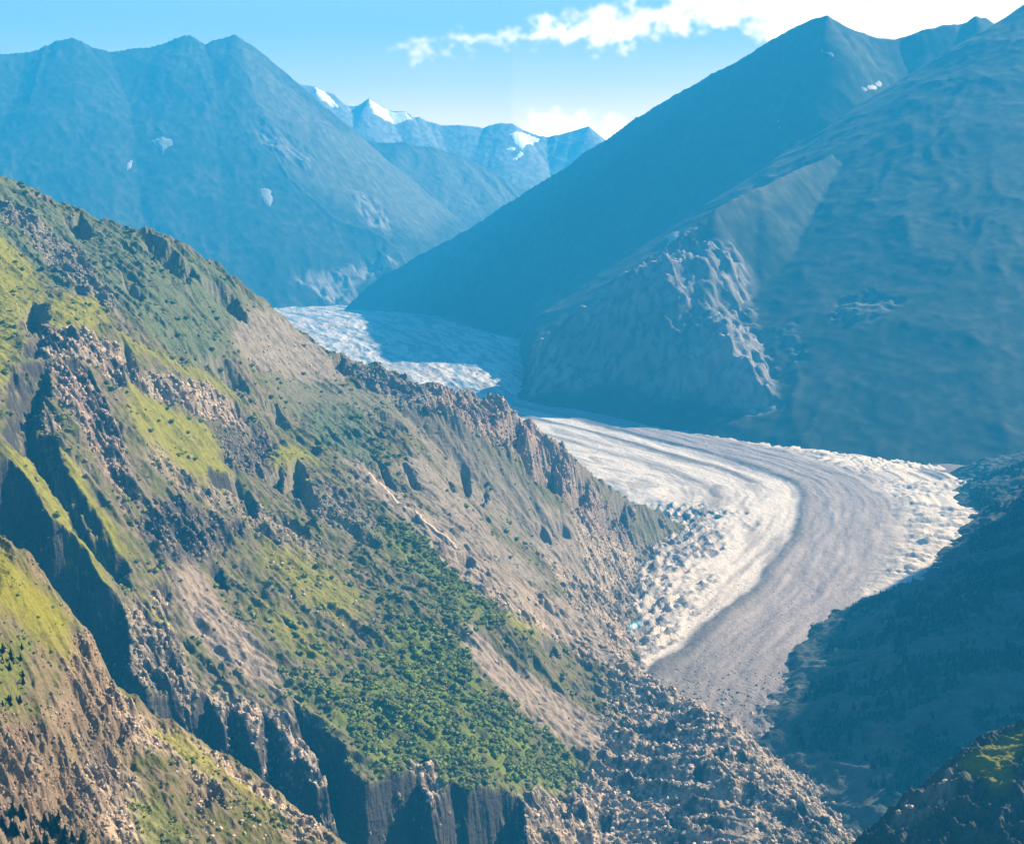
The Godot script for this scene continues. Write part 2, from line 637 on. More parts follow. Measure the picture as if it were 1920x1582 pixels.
func make_sky() -> PanoramaSkyMaterial:
	var W := 4096
	var H := 2048
	var strip := Image.create_empty(64, H, false, Image.FORMAT_RGBF)
	for i in 64:
		var az := (i + 0.5) / 64.0 * TAU           # 0 is north (-z), right positive
		var sunward := 0.5 + 0.5 * cos(az - SUN_AZ)
		for j in H:
			var el := (0.5 - (j + 0.5) / H) * 180.0
			strip.set_pixel(i, j, sky_colour(el, sunward))
	strip.resize(W, H, Image.INTERPOLATE_BILINEAR)
	# clouds: a bank that begins ahead and thickens to the right over the mountain, and a far cumulus over the head of the valley
	var edge := FastNoiseLite.new()
	edge.seed = 5
	edge.frequency = 1.0
	edge.fractal_octaves = 5
	edge.fractal_gain = 0.55
	var wide_n := FastNoiseLite.new()
	wide_n.seed = 8
	wide_n.frequency = 1.0
	wide_n.fractal_octaves = 3
	var banks := []
	for s in CLOUDS:
		var q := PackedVector2Array()
		for w in s.split(" ", false):
			var f: PackedFloat64Array = w.split_floats(",")
			q.append(Vector2(f[0], f[1]))
		banks.append(q)
	var land := Land.new(99, {})
	for j in range(int((0.5 - 22.0 / 180.0) * H), int(0.5 * H)):
		var el := (0.5 - (j + 0.5) / H) * 180.0
		for i in range(0, W):
			var az := wrapf((i + 0.5) / W * 360.0, -180.0, 180.0)
			var cover := 0.0
			var shade := 0.0
			if az > -45.0 and az < 60.0:
				var q := Vector2(az, el)
				var jag := Vector2(edge.get_noise_2d(az * 0.75, el * 1.1), edge.get_noise_2d(az * 0.75 + 40.0, el * 1.1)) * 0.75
				for b in banks:
					land.p = b
					var r := land.in_poly(q + jag)
					cover = maxf(cover, smoothstep(-0.16, 0.5, r + 0.26 * edge.get_noise_2d(az * 2.6, el * 3.6)))
					shade = maxf(shade, r)
			elif (j % 2) == 0 or true:
				# scattered fair-weather clouds round the rest of the sky
				var n := wide_n.get_noise_2d(az * 0.05, el * 0.16)
				cover = smoothstep(0.22, 0.5, n) * smoothstep(3.0, 7.0, el) * (1.0 - smoothstep(15.0, 21.0, el)) * 0.8
			if cover > 0.0:
				var c := strip.get_pixel(i, j)
				var clear := exp(-HAZE * minf(13500.0, 1150.0 / sin(deg_to_rad(maxf(el, 0.6)))))   # a bright cloud, seen through the air of the valley
				var tone := (0.93 + 0.42 * edge.get_noise_2d(az * 0.5 + 7.0, el * 0.95)) / clear
				strip.set_pixel(i, j, c.lerp(Color(CLOUD.r * tone, CLOUD.g * tone, CLOUD.b * tone), cover))
	var m := PanoramaSkyMaterial.new()
	m.panorama = ImageTexture.create_from_image(strip)
	return m



const SUN_AZ := 1.1170
const SUN_EL := 0.6109
const SUN_ENERGY := 1.6
const SUN_COLOUR := Color(1.0, 0.83, 0.60)
const EXPOSURE := 4.0
const HAZE := 0.000093
const HAZE_COLOUR := Color(0.03, 0.44, 0.95)
const CLOUD := Color(0.36, 0.275, 0.175)
const CLOUDS := [
	"-4.35,6.68 -4.21,6.90 -3.89,7.02 -3.64,7.21 -3.24,7.10 -3.00,6.87 -3.24,6.63 -3.85,6.55",
	"-2.63,6.75 -2.47,7.07 -2.02,7.26 -1.62,7.34 -1.11,7.31 -0.61,7.42 -0.10,7.35 0.51,7.54 0.81,8.00 1.41,8.08 2.02,7.84 2.63,8.03 3.33,8.30 4.03,8.25 4.84,8.40 5.84,8.35 6.63,8.64 8.80,9.01 14.54,10.48 21.66,12.49 29.65,12.97 37.91,11.23 42.70,8.83 43.20,3.38 30.25,4.18 18.46,5.15 12.77,6.25 10.23,6.81 9.54,6.78 9.40,7.06 8.83,7.49 7.45,7.59 6.45,7.49 5.45,7.24 4.85,7.01 4.55,6.70 3.85,6.75 2.84,6.87 1.62,6.99 0.61,7.03 -0.61,6.92 -1.62,6.76",
	"0.00,3.88 0.51,4.08 1.02,4.16 1.63,4.45 2.08,4.31 2.55,4.51 2.95,4.39 3.26,4.19 3.87,4.23 4.38,4.03 4.89,3.43 4.71,2.02 0.82,2.03 -0.20,3.44",
]


func sky_colour(el: float, sunward: float) -> Color:
	# warm and bright near the horizon in the evening, blue above
	var low := Color(0.07, 0.10, 0.13).lerp(Color(1.95, 1.18, 0.50), sunward * sunward)
	var mid := Color(0.05, 0.115, 0.16).lerp(Color(0.165, 0.225, 0.245), sunward)
	var top := Color(0.006, 0.038, 0.17)
	if el < 0.0:
		return Color(0.05, 0.07, 0.08)
	var c := low.lerp(mid, smoothstep(0.5, 8.0, el))
	return c.lerp(top, smoothstep(8.0, 60.0, el))



func _ready() -> void:
	# ---------------------------------------------------------------- camera, sky, sun, exposure
	var cam := Camera3D.new()
	cam.name = "camera"
	cam.position = Vector3(0, 720, 0)
	cam.rotation_degrees = Vector3(-7.46, 0, 0)
	cam.fov = 32.0
	cam.near = 5.0
	cam.far = 60000.0
	add_child(cam)
	cam.current = true
	var env := Environment.new()
	env.background_mode = Environment.BG_SKY
	env.sky = Sky.new()
	env.sky.sky_material = make_sky()
	env.tonemap_mode = Environment.TONE_MAPPER_LINEAR
	env.tonemap_exposure = EXPOSURE
	env.fog_enabled = true
	env.fog_density = HAZE
	env.fog_light_color = lin(HAZE_COLOUR)
	env.sdfgi_enabled = true
	env.ssao_enabled = true
	env.ssil_enabled = true
	var we := WorldEnvironment.new()
	we.name = "world_environment"
	we.environment = env
	add_child(we)
	var sun := DirectionalLight3D.new()
	sun.name = "sun"
	sun.light_energy = SUN_ENERGY
	sun.light_color = lin(SUN_COLOUR)
	sun.light_angular_distance = 0.5
	sun.shadow_enabled = true
	var to_sun := Vector3(sin(SUN_AZ) * cos(SUN_EL), sin(SUN_EL), -cos(SUN_AZ) * cos(SUN_EL))
	add_child(sun)
	sun.look_at_from_position(Vector3(0, 3000, 0), Vector3(0, 3000, 0) - to_sun, Vector3.UP)
	var clock := Time.get_ticks_msec()
	mats.grain = grain_texture(0.012, 0.70, 1.0, 3)
	mats.relief = grain_texture(0.010, 0.0, 1.0, 4)
	mats.ground = ground_material("hillside ground", 46.0, 30.0, 1.6)
	mats.near_ground = ground_material("near ground", 17.0, 11.0, 0.7)
	mats.rough_ground = ground_material("forest slope", 120.0, 60.0, 3.0)
	mats.far_ground = ground_material("mountain ground", 420.0, 110.0, 0.0)
	mats.ice = ground_material("glacier ice", 60.0, 34.0, 1.0)
	mats.crag = ground_material("crag rock", 14.0, 9.0, 0.8)
	# ---------------------------------------------------------------- the near hillside
	var side := Land.new(0, COVER)
	side.tx = PackedFloat32Array([-1120.0, -1094.0, -1068.0, -1042.0, -1016.0, -990.0, -964.0, -938.0, -912.0, -886.0, -860.0, -834.0, -808.0, -782.0, -756.0, -730.0, -704.0, -678.0, -652.0, -626.0, -600.0, -574.0, -548.0, -522.0, -496.0, -470.0, -444.0, -418.0, -392.0, -366.0, -340.0, -314.0, -288.0, -262.0, -236.0, -210.0, -184.0, -158.0, -132.0, -106.0, -80.0, -54.0, -28.0, -2.0, 24.0, 50.0, 76.0, 102.0, 128.0, 154.0, 180.0, 206.0, 232.0, 258.0, 284.0, 310.0, 336.0, 362.0, 388.0, 414.0, 440.0, 466.0, 492.0, 518.0])
	side.td = PackedFloat32Array([2207.9, 2213.6, 2220.5, 2227.9, 2235.6, 2243.3, 2250.9, 2258.3, 2265.7, 2273.0, 2280.3, 2287.6, 2294.9, 2302.2, 2309.9, 2318.2, 2327.4, 2337.4, 2347.6, 2357.9, 2368.2, 2379.1, 2390.8, 2403.8, 2418.0, 2433.1, 2448.9, 2465.1, 2481.1, 2496.6, 2511.1, 2524.5, 2536.8, 2548.4, 2559.6, 2570.8, 2582.0, 2593.3, 2604.7, 2616.3, 2628.5, 2641.6, 2656.5, 2673.3, 2691.8, 2711.6, 2732.4, 2754.4, 2777.9, 2802.6, 2828.2, 2854.1, 2880.2, 2907.2, 2936.0, 2966.7, 2998.7, 3030.1, 3058.8, 3083.4, 3103.7, 3120.0, 3132.5, 3141.2])
	side.th = PackedFloat32Array([274.7, 260.7, 245.4, 230.0, 214.6, 199.3, 184.1, 169.3, 154.6, 139.9, 125.2, 110.5, 95.9, 81.8, 68.4, 55.1, 41.5, 27.8, 16.2, 9.3, 4.9, -1.0, -12.7, -29.4, -47.9, -68.6, -91.0, -113.8, -137.6, -162.9, -186.9, -204.5, -216.3, -226.8, -237.1, -247.4, -257.1, -265.8, -274.2, -282.5, -290.8, -299.5, -311.2, -328.4, -348.2, -368.4, -388.6, -409.0, -429.4, -447.8, -462.0, -472.4, -481.0, -491.5, -506.8, -525.5, -547.5, -573.7, -606.3, -641.9, -672.3, -697.3, -719.9, -735.5])
	side.tc = PackedFloat32Array([0.2200, 0.2200, 0.2200, 0.2200, 0.2200, 0.2200, 0.2200, 0.2200, 0.2200, 0.2200, 0.2200, 0.2200, 0.2200, 0.2200, 0.2200, 0.2200, 0.2200, 0.2200, 0.2200, 0.2200, 0.2200, 0.2200, 0.2200, 0.2200, 0.2200, 0.2200, 0.2200, 0.2200, 0.2200, 0.2200, 0.2200, 0.2200, 0.2200, 0.2200, 0.2200, 0.2200, 0.2200, 0.2200, 0.2200, 0.2200, 0.2200, 0.2202, 0.2205, 0.2210, 0.2215, 0.2209, 0.2168, 0.2054, 0.1860, 0.1621, 0.1396, 0.1220, 0.1092, 0.0993, 0.0906, 0.0824, 0.0741, 0.0655, 0.0568, 0.0485, 0.0410, 0.0343, 0.0287, 0.0248])
	side.rim = PackedVector2Array([Vector2(430, 3500), Vector2(385, 3220), Vector2(372, 3120), Vector2(285, 2955), Vector2(236, 2815), Vector2(212, 2600), Vector2(192, 2420), Vector2(194, 2138), Vector2(288, 1935), Vector2(360, 1820), Vector2(405, 1655), Vector2(440, 1400), Vector2(440, 900), Vector2(-2500, 900), Vector2(-2500, 3500)])
	side.span(side.axis(-1010.0, 430.0, 1.8), side.axis(1100.0, 3180.0, 1.3, 0.00105))
	side.start()
	side.fill("olive", 22.0)
	side.tint("teal", "-829,2275 -789,2299 -707,2294 -647,2338 -560,2359 -485,2401 -429,2419 -419,2217 -414,2105 -459,2005 -520,1992 -567,2009 -614,1975 -683,2062 -750,2047", 25, 1.0, 26)
	side.tint("grey", "-759,2205 -716,2214 -670,2193 -619,2148 -571,2055 -536,2027 -534,1979 -571,1973 -639,2060 -706,2134 -740,2146", 12, 0.75, 26)
	side.tint("grass", "-750,2047 -716,2073 -683,2062 -639,2001 -610,1926 -615,1846 -590,1756 -564,1630 -588,1582", 14, 1.0, 26)
	side.tint("grass", "-604,1931 -564,2000 -540,1962 -539,1904 -561,1842 -589,1848", 12, 1.0, 26)
	side.tint("grass", "-536,1947 -497,1957 -458,1998 -420,2060 -372,2078 -388,2047 -431,2003 -469,1951 -502,1920", 10, 0.8, 26)
	side.tint("scree_grey", "-433,2252 -420,2419 -395,2478 -361,2488 -309,2502 -280,2480 -280,2397 -334,2291 -372,2222 -405,2185", 16, 1.0, 26)
	side.tint("dull", "-382,2187 -337,2310 -265,2420 -197,2457 -145,2475 -189,2347 -231,2339 -290,2205 -336,2188", 18, 1.0, 26)
	side.tint("teal", "-321,2198 -270,2308 -219,2306 -219,2213 -189,2143 -232,2110 -290,2139", 14, 1.0, 26)
	side.tint("grey", "-290,2492 -241,2542 -188,2578 -105,2617 -29,2656 29,2669 0,2559 -55,2524 -118,2486 -180,2459 -232,2443", 12, 1.0, 26)
	side.tint("pink", "-104,2600 -29,2650 39,2667 100,2715 153,2770 169,2687 114,2577 87,2641 29,2595 -28,2551 -74,2540", 10, 1.0, 26)
	side.tint("dull", "-109,2481 -55,2510 0,2527 37,2526 56,2510 0,2462 -54,2456 -99,2451", 14, 1.0, 26)
	side.tint("scree", "-208,2099 -153,2083 -82,2024 -22,1995 45,2027 15,1967 -58,1947 -118,1990 -181,2053", 12, 1.0, 26)
	side.tint("scree_grey", "-150,2269 -84,2284 -25,2236 33,2253 68,2277 0,1986 -59,1996 -122,2076 -175,2160", 14, 1.0, 26)
	side.tint("tan", "-580,1807 -559,1858 -526,1907 -497,1912 -472,1854 -463,1925 -425,2010 -394,2039 -366,2032 -376,1978 -405,1910 -439,1880 -470,1828 -512,1804 -542,1776 -559,1742", 8, 1.0, 26)
	side.tint("pink", "-547,1739 -523,1775 -483,1742 -454,1697 -433,1637 -429,1586 -460,1630 -493,1663 -521,1682", 9, 1.0, 26)
	side.tint("grass", "-482,1836 -447,1856 -403,1898 -376,1919 -358,1876 -361,1817 -380,1781 -410,1747 -439,1737 -468,1766", 12, 1.0, 26)
	side.tint("tan", "-434,1769 -400,1758 -369,1793 -348,1817 -350,1761 -381,1727 -407,1705 -432,1706", 12, 0.55, 26)
	side.tint("dark", "-392,1911 -357,2036 -316,2054 -310,1965 -340,1889 -369,1863", 12, 0.8, 26)
	side.tint("grass", "-338,2007 -306,2091 -274,2075 -297,2024 -324,1959", 10, 1.0, 26)
	side.tint("dark", "-408,1581 -391,1685 -338,1760 -319,1763 -341,1708 -343,1658 -364,1583 -391,1555", 12, 0.85, 26)
	side.tint("tan", "-524,1622 -517,1647 -481,1578 -457,1575 -456,1549 -484,1570", 8, 0.8, 26)
	side.tint("grass", "-495,1590 -469,1576 -435,1543 -402,1530 -371,1515 -388,1474 -423,1506 -451,1532 -479,1552", 9, 1.0, 26)
	side.tint("grass", "-523,1502 -507,1519 -488,1508 -467,1493 -443,1483 -413,1466 -388,1451 -401,1421 -433,1444 -456,1453 -482,1472 -505,1477", 7, 1.0, 26)
	side.tint("olive", "-429,1490 -396,1530 -371,1515 -386,1443 -412,1443", 9, 1.0, 26)
	side.tint("tan", "-390,1436 -369,1507 -346,1475 -312,1411 -311,1382 -335,1374 -358,1356 -377,1407", 9, 0.8, 26)
	side.tint("grass", "-381,1478 -346,1475 -320,1452 -343,1459 -369,1459", 8, 0.8, 26)
	side.tint("scree", "-368,1552 -352,1610 -330,1588 -283,1551 -235,1495 -195,1438 -219,1457 -253,1468 -292,1474 -342,1506", 10, 1, 16)
	side.tint("olive", "-342,1634 -321,1700 -273,1597 -228,1524 -199,1474 -223,1485 -262,1525 -305,1575", 12, 1.0, 26)
	side.tint("rubble", "-311,1432 -284,1429 -259,1441 -228,1449 -189,1394 -173,1344 -206,1363 -242,1369 -279,1375", 9, 1.0, 26)
	side.tint("grass", "-314,1772 -266,1800 -210,1771 -168,1740 -199,1671 -249,1674 -292,1711", 18, 0.75, 26)
	side.tint("grass", "-294,1613 -259,1663 -218,1627 -188,1571 -221,1553 -258,1575", 16, 0.6, 26)
	side.tint("lush", "-174,1969 -125,1983 -79,1942 -56,1886 -21,1857 -52,1760 -73,1782 -124,1853 -154,1888", 26, 1, 60)
	side.tint("lush", "-142,1736 -104,1754 -64,1723 -38,1675 -6,1647 25,1652 63,1677 80,1620 59,1566 0,1489 -44,1454 -137,1395 -173,1435 -223,1485 -205,1522 -162,1547 -146,1630", 34, 1, 70)
	side.tint("grass", "-21,1901 14,1935 43,1930 28,1873 -7,1866", 10, 1.0, 26)
	side.tint("scree", "-69,1752 -46,1781 -7,1770 47,1785 101,1790 144,1736 115,1698 64,1689 13,1666 -25,1678 -51,1709", 11, 1.0, 26)
	side.tint("olive", "71,1904 115,1922 166,1840 149,1801 109,1807 83,1836", 12, 1.0, 26)
	side.tint("rubble", "-125,1983 -66,1972 0,1970 83,2239 153,2287 169,1885 143,1918 88,1955 14,1890 -42,1887 -93,1929", 12, 1.0, 26)
	side.tint("rubble", "37,2498 114,2577 182,2735 225,2757 202,2468 205,2290 151,2254 84,2272 44,2388", 12, 0.9, 26)
	side.tint("scree", "-250,2129 -187,2125 -129,2051 -67,2022 0,2002 74,2210 145,2290 193,2243 145,1934 73,1966 0,1908 -57,1916 -117,1973 -178,2018 -227,2056", 20, 0.8, 50)
	side.tint("scree_grey", "-179,2454 -100,2487 -28,2507 47,2528 123,2569 174,2608 128,2456 35,2355 -50,2275 -118,2293", 24, 0.75, 60)
	side.tint("rubble", "114,2564 232,2859 349,2957 376,3082 253,2842 211,2584 193,2347 172,1869 139,1965 145,2431", 14, 1, 40)
	side.tint("rubble", "137,1933 168,1870 189,1802 161,1784 130,1830 112,1863", 12, 0.7, 40)
	side.tint("grey", "-290,1975 -236,2006 -174,1969 -183,1908 -238,1897 -282,1914", 20, 0.6, 50)
	side.tint("tan", "-357,1794 -301,1854 -245,1840 -251,1786 -314,1772", 16, 0.55, 50)
	side.tint("pink", "156,2830 208,2837 288,2904 361,2968 335,3021 231,2845 156,2639", 10, 1.0, 26)
	side.tint("rubble", "131,1844 222,2239 281,1777 461,2222 465,1722 291,1415 188,1450 22,1422 17,1515 60,1587 94,1665", 14, 1.0, 26)
	side.tint("scree", "186,1705 228,1634 256,1534 266,1457 238,1455 213,1565 186,1640", 10, 0.8, 26)
	side.tint("grey", "293,1617 357,1567 368,1509 288,1456 268,1538", 14, 0.7, 26)
	side.tint("rubble", "-108,1434 -78,1475 -70,1415 -84,1395", 7, 1.0, 26)
	side.tint("tan", "0,1498 72,1581 91,1501 21,1404", 10, 0.6, 26)
	side.tint("warm", "-150,2579 -86,2623 -29,2656 40,2702 101,2753 154,2791 253,2874 373,2980 437,3036 365,2988 291,2911 231,2845 156,2639 96,2596 47,2581 -19,2534 -82,2504 -128,2500", 14, 1.0, 26)
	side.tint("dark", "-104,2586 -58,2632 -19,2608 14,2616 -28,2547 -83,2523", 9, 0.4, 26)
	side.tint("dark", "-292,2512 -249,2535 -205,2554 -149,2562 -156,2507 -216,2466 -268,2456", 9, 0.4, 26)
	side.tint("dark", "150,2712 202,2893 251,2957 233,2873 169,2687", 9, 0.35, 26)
	side.roughen()
	side.mound("181,2813 203,2832 231,2855 240,2863 202,2886", 1.1, 26.0, 10)
	side.mound("259,2879 300,2914 324,2935 301,2914 266,2884", 1.1, 26.0, 10)
	side.mound("100,2715 127,2769 143,2782 119,2695", 1.1, 26.0, 10)
	side.mound("-29,2650 5,2678 15,2672 -14,2600", 1.1, 26.0, 10)
	side.mound("-104,2591 -77,2626 -61,2584 -88,2549", 1.1, 26.0, 10)
	side.mound("-249,2530 -223,2555 -207,2522 -232,2493", 1.1, 26.0, 10)
	side.pit("-761,2274 -747,2280 -742,2302 -733,2312 -714,2316 -698,2295 -687,2258 -668,2234 -651,2221 -639,2233 -633,2249 -651,2293 -677,2327 -685,2302 -700,2297 -714,2291 -729,2286 -747,2280", 1.82, 40, 14)
	side.pit("-630,2354 -609,2354 -592,2319 -571,2280 -558,2259 -538,2261 -524,2240 -509,2239 -497,2256 -488,2296 -478,2282 -464,2289 -451,2306 -437,2296 -425,2300 -417,2323 -423,2346 -437,2357 -446,2371 -461,2362 -476,2355 -487,2347 -496,2331 -506,2348 -519,2340 -537,2350 -558,2348 -580,2374 -599,2365", 1.96, 55, 14)
	side.pit("-605,2266 -583,2232 -560,2203 -547,2202 -569,2232 -591,2266", 1.96, 25, 8)
	side.pit("-565,2129 -550,2086 -534,2081 -520,2099 -530,2127 -548,2136", 1.96, 25, 10)
	side.pit("-623,1870 -622,1909 -598,1894 -585,1860 -581,1822 -587,1803 -598,1803 -613,1824", 2.52, 60, 10)
	side.pit("-587,1777 -580,1816 -570,1781 -563,1751 -563,1725 -571,1711 -581,1734", 2.24, 40, 10)
	side.pit("-568,1652 -565,1687 -562,1721 -555,1749 -544,1725 -528,1675 -528,1640 -515,1609 -492,1580 -471,1555 -451,1540 -434,1527 -417,1513 -400,1509 -391,1462 -408,1458 -426,1466 -444,1468 -458,1488 -476,1494 -491,1509 -508,1521 -519,1513 -531,1525 -549,1585", 2.24, 90, 14)
	side.pit("-514,1928 -506,1932 -493,1911 -478,1880 -472,1857 -483,1840 -495,1850 -506,1887", 2.52, 40, 8)
	side.pit("-542,1762 -533,1777 -520,1785 -501,1773 -483,1742 -471,1719 -482,1726 -500,1746 -520,1763 -533,1753", 2.24, 26, 8)
	side.pit("-443,2058 -437,2090 -422,2128 -404,2136 -388,2130 -378,2116 -385,2092 -403,2068 -424,2060", 2.24, 40, 10)
	side.pit("-367,2117 -357,2152 -343,2157 -325,2143 -313,2136 -331,2106 -348,2095", 2.24, 35, 10)
	side.pit("-308,1970 -307,2018 -302,2032 -289,2016 -277,1983 -265,1944 -271,1910 -282,1914 -292,1927 -299,1912", 3.36, 60, 8)
	side.pit("-328,1922 -317,1983 -309,1968 -302,1913 -315,1903", 2.8, 40, 8)
	side.pit("-271,1972 -258,1979 -247,1965 -258,1943 -266,1942", 2.8, 30, 6)
	side.pit("-380,1798 -370,1834 -356,1864 -338,1857 -327,1853 -314,1812 -327,1788 -337,1810 -353,1811 -369,1793", 2.38, 45, 10)
	side.pit("-346,1734 -331,1779 -326,1766 -328,1742 -340,1720", 2.38, 22, 8)
	side.pit("-342,1634 -333,1650 -324,1632 -315,1607 -326,1602 -336,1611", 2.52, 32, 8)
	side.pit("-380,1518 -368,1540 -360,1521 -356,1507 -367,1495", 2.24, 22, 8)
	side.pit("-348,1482 -337,1481 -307,1468 -281,1442 -286,1441 -315,1454 -336,1463", 1.82, 12, 8)
	side.pit("-220,1466 -203,1461 -196,1447 -210,1450", 1.82, 12, 6)
	side.pit("-355,1422 -349,1440 -332,1434 -323,1416 -331,1404 -347,1407", 2.24, 24, 8)
	side.pit("-267,1629 -252,1632 -240,1618 -242,1606 -255,1610", 2.38, 18, 6)
	side.pit("-147,1894 -135,1914 -128,1904 -134,1881 -145,1878", 2.38, 16, 5)
	side.pit("-24,2579 -5,2650 15,2672 24,2614 49,2651 84,2688 91,2659 94,2598 81,2582 57,2561 37,2549 23,2545 9,2558 -9,2552 -23,2552", 3.08, 85, 14)
	side.pit("106,2746 122,2764 132,2774 143,2788 146,2742 152,2708 132,2647 108,2613 107,2659 105,2687", 3.08, 70, 14)
	side.pit("-95,2454 -86,2463 -72,2453 -65,2364 -71,2281 -84,2341", 2.52, 36, 8)
	side.pit("-58,2416 -45,2454 -38,2437 -47,2342 -58,2338", 2.52, 26, 8)
	side.pit("36,2465 50,2485 62,2479 68,2460 54,2450 44,2454", 2.52, 30, 8)
	side.pit("70,2513 89,2535 103,2527 97,2508 83,2496", 2.52, 26, 8)
	side.pit("-79,1968 -59,1988 -50,1973 -54,1948 -68,1945", 2.52, 26, 6)
	side.pit("181,2813 197,2827 214,2841 231,2855 230,2952 203,2900", 2.52, 34, 8)
	side.pit("153,2674 181,2811 199,2844 204,2830 180,2706 160,2670", 2.24, 30, 8)
	side.pit("-147,2518 -129,2526 -106,2514 -101,2500 -123,2486 -145,2479", 2.52, 30, 8)
	side.pit("-315,2491 -294,2530 -272,2493 -260,2448 -280,2438 -299,2449", 2.24, 26, 10)
	side.pit("-224,2361 -199,2371 -174,2376 -164,2356 -187,2325 -214,2338", 2.1, 20, 8)
	side.pit("-218,2203 -194,2158 -166,2098 -168,2076 -190,2111 -210,2160", 2.1, 20, 8)
	side.pit("-170,2208 -147,2169 -133,2123 -149,2127 -163,2163", 2.1, 18, 8)
	side.pit("-111,2325 -93,2303 -85,2261 -99,2240", 2.1, 18, 8)
	side.pit("37,1904 57,1918 63,1885 49,1861 38,1871", 2.52, 24, 6)
	side.pit("90,1858 112,1870 117,1852 96,1829", 2.52, 20, 6)
	side.pit("236,1691 247,1678 250,1632 239,1644", 2.52, 24, 6)
	side.pit("212,1655 223,1636 218,1602 208,1613", 2.52, 22, 6)
	side.pit("95,1570 113,1575 110,1544 93,1547", 2.52, 22, 6)
	side.pit("47,1550 62,1559 64,1527 52,1518", 2.52, 20, 6)
	side.pit("167,1570 183,1531 188,1501 173,1522", 2.24, 16, 6)
	side.pit("-535,1457 -516,1488 -499,1483 -482,1472 -461,1454 -445,1460 -432,1459 -413,1436 -390,1436 -380,1418 -366,1369 -357,1354 -344,1359 -335,1377 -309,1384 -309,1409 -301,1412 -282,1375 -283,1418 -266,1401 -246,1364 -253,1437 -238,1425 -214,1384 -189,1350 -179,1353 -198,1406 -216,1439 -228,1467 -196,1447 -171,1431 -161,1397 -144,1386 -108,1425 -93,1433 -79,1406 -69,1423 -66,1449 -49,1447 0,1487 10,1490 14,1445 27,1412 20,1301 -160,1158 -473,1262", 4.76, 215, 16)
	side.fracture()
	side.bare("painted_shade", 1.6, 2.6, 0.95, 1850.0)  # steep ravine walls painted near black to stand for shade
	side.bare("grey", 1.7, 2.8, 0.5, 1e9, 1850.0)
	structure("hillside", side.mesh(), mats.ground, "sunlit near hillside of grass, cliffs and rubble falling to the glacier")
	# ---------------------------------------------------------------- the spur in the foreground
	var spur := Land.new(1, COVER)
	spur.tx = PackedFloat32Array([-398.3, -328.2, -294.4, -279.4, -256.0, -241.5, -230.2, -205.6, -165.7, -136.5, -94.2, -60.4])
	spur.td = PackedFloat32Array([860.0, 840.0, 830.0, 830.0, 830.0, 825.0, 820.0, 830.0, 830.0, 820.0, 800.0, 790.0])
	spur.th = PackedFloat32Array([-147.4, -162.8, -175.8, -182.7, -214.1, -234.9, -257.2, -279.6, -303.9, -325.4, -347.2, -377.0])
	spur.tc = PackedFloat32Array([0.300, 0.300, 0.300, 0.300, 0.300, 0.300, 0.300, 0.280, 0.260, 0.240, 0.220, 0.200])
	spur.back = 1.1
	spur.span(spur.axis(-345.0, 60.0, 0.85), spur.axis(575.0, 940.0, 0.85))
	spur.start()
	spur.fill("olive", 10.0)
	spur.tint("grass", "-299.1,826.0 -279.7,812.0 -266.5,815.7 -254.2,823.2 -252.3,805.8 -263.4,785.4 -282.6,776.3", 6, 1.0, 12)
	spur.tint("tan", "-274.5,825.0 -260.1,825.0 -248.7,825.0 -254.5,825.0 -273.1,828.3", 4, 0.6, 12)
	spur.tint("lush", "-275.1,753.0 -265.0,781.6 -252.0,737.9 -262.1,712.2", 6, 0.8, 12)
	spur.tint("rubble", "-251.4,802.5 -242.9,825.0 -229.7,818.2 -214.7,817.5 -192.1,825.0 -164.7,825.0 -136.3,819.1 -97.0,798.2 -119.3,784.7 -147.3,793.5 -173.7,792.7 -192.8,799.3 -213.0,785.8 -228.5,790.3 -241.0,795.4", 6, 1.0, 12)
	spur.tint("tan", "-259.6,704.5 -248.7,718.3 -231.9,712.7 -230.8,699.8 -248.0,668.0", 6, 1.0, 12)
	spur.tint("rubble", "-234.9,742.3 -221.3,773.2 -190.8,763.8 -172.3,743.4 -206.7,715.7 -224.8,724.6", 6, 1.0, 12)
	spur.tint("pink", "-257.1,764.3 -247.0,796.8 -232.8,785.1 -231.0,757.5 -243.8,745.9", 5, 0.6, 12)
	spur.tint("grass", "-210.0,810.0 -195.3,824.6 -172.7,818.2 -150.1,810.3 -120.6,794.3 -132.2,792.1 -157.1,798.6 -184.5,802.1", 5, 0.8, 12)
	spur.tint("lush", "-247.2,665.6 -235.1,688.9 -225.1,716.0 -206.1,713.3 -239.6,641.7", 6, 1.0, 12)
	spur.tint("olive", "-209.3,782.1 -190.1,773.5 -169.2,755.5 -178.8,747.6 -198.7,761.5", 5, 1.0, 12)
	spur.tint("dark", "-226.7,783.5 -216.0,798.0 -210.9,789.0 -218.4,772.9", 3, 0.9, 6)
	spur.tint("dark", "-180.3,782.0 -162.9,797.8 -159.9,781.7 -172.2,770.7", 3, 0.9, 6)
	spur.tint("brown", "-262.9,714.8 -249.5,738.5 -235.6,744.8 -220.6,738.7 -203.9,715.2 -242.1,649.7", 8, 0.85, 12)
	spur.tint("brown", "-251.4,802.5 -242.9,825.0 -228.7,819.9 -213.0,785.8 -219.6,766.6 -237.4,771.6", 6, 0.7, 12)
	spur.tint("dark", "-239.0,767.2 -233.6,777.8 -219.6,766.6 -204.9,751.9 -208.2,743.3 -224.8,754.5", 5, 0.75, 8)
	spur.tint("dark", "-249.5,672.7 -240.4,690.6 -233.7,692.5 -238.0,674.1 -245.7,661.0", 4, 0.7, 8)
	spur.tint("grass", "-266.1,794.8 -255.0,815.7 -243.4,804.8 -249.6,785.9 -259.9,783.1", 5, 0.8, 12)
	spur.tint("olive", "-258.0,767.3 -247.0,786.6 -241.1,775.2 -245.4,751.7 -252.9,749.8", 5, 0.9, 12)
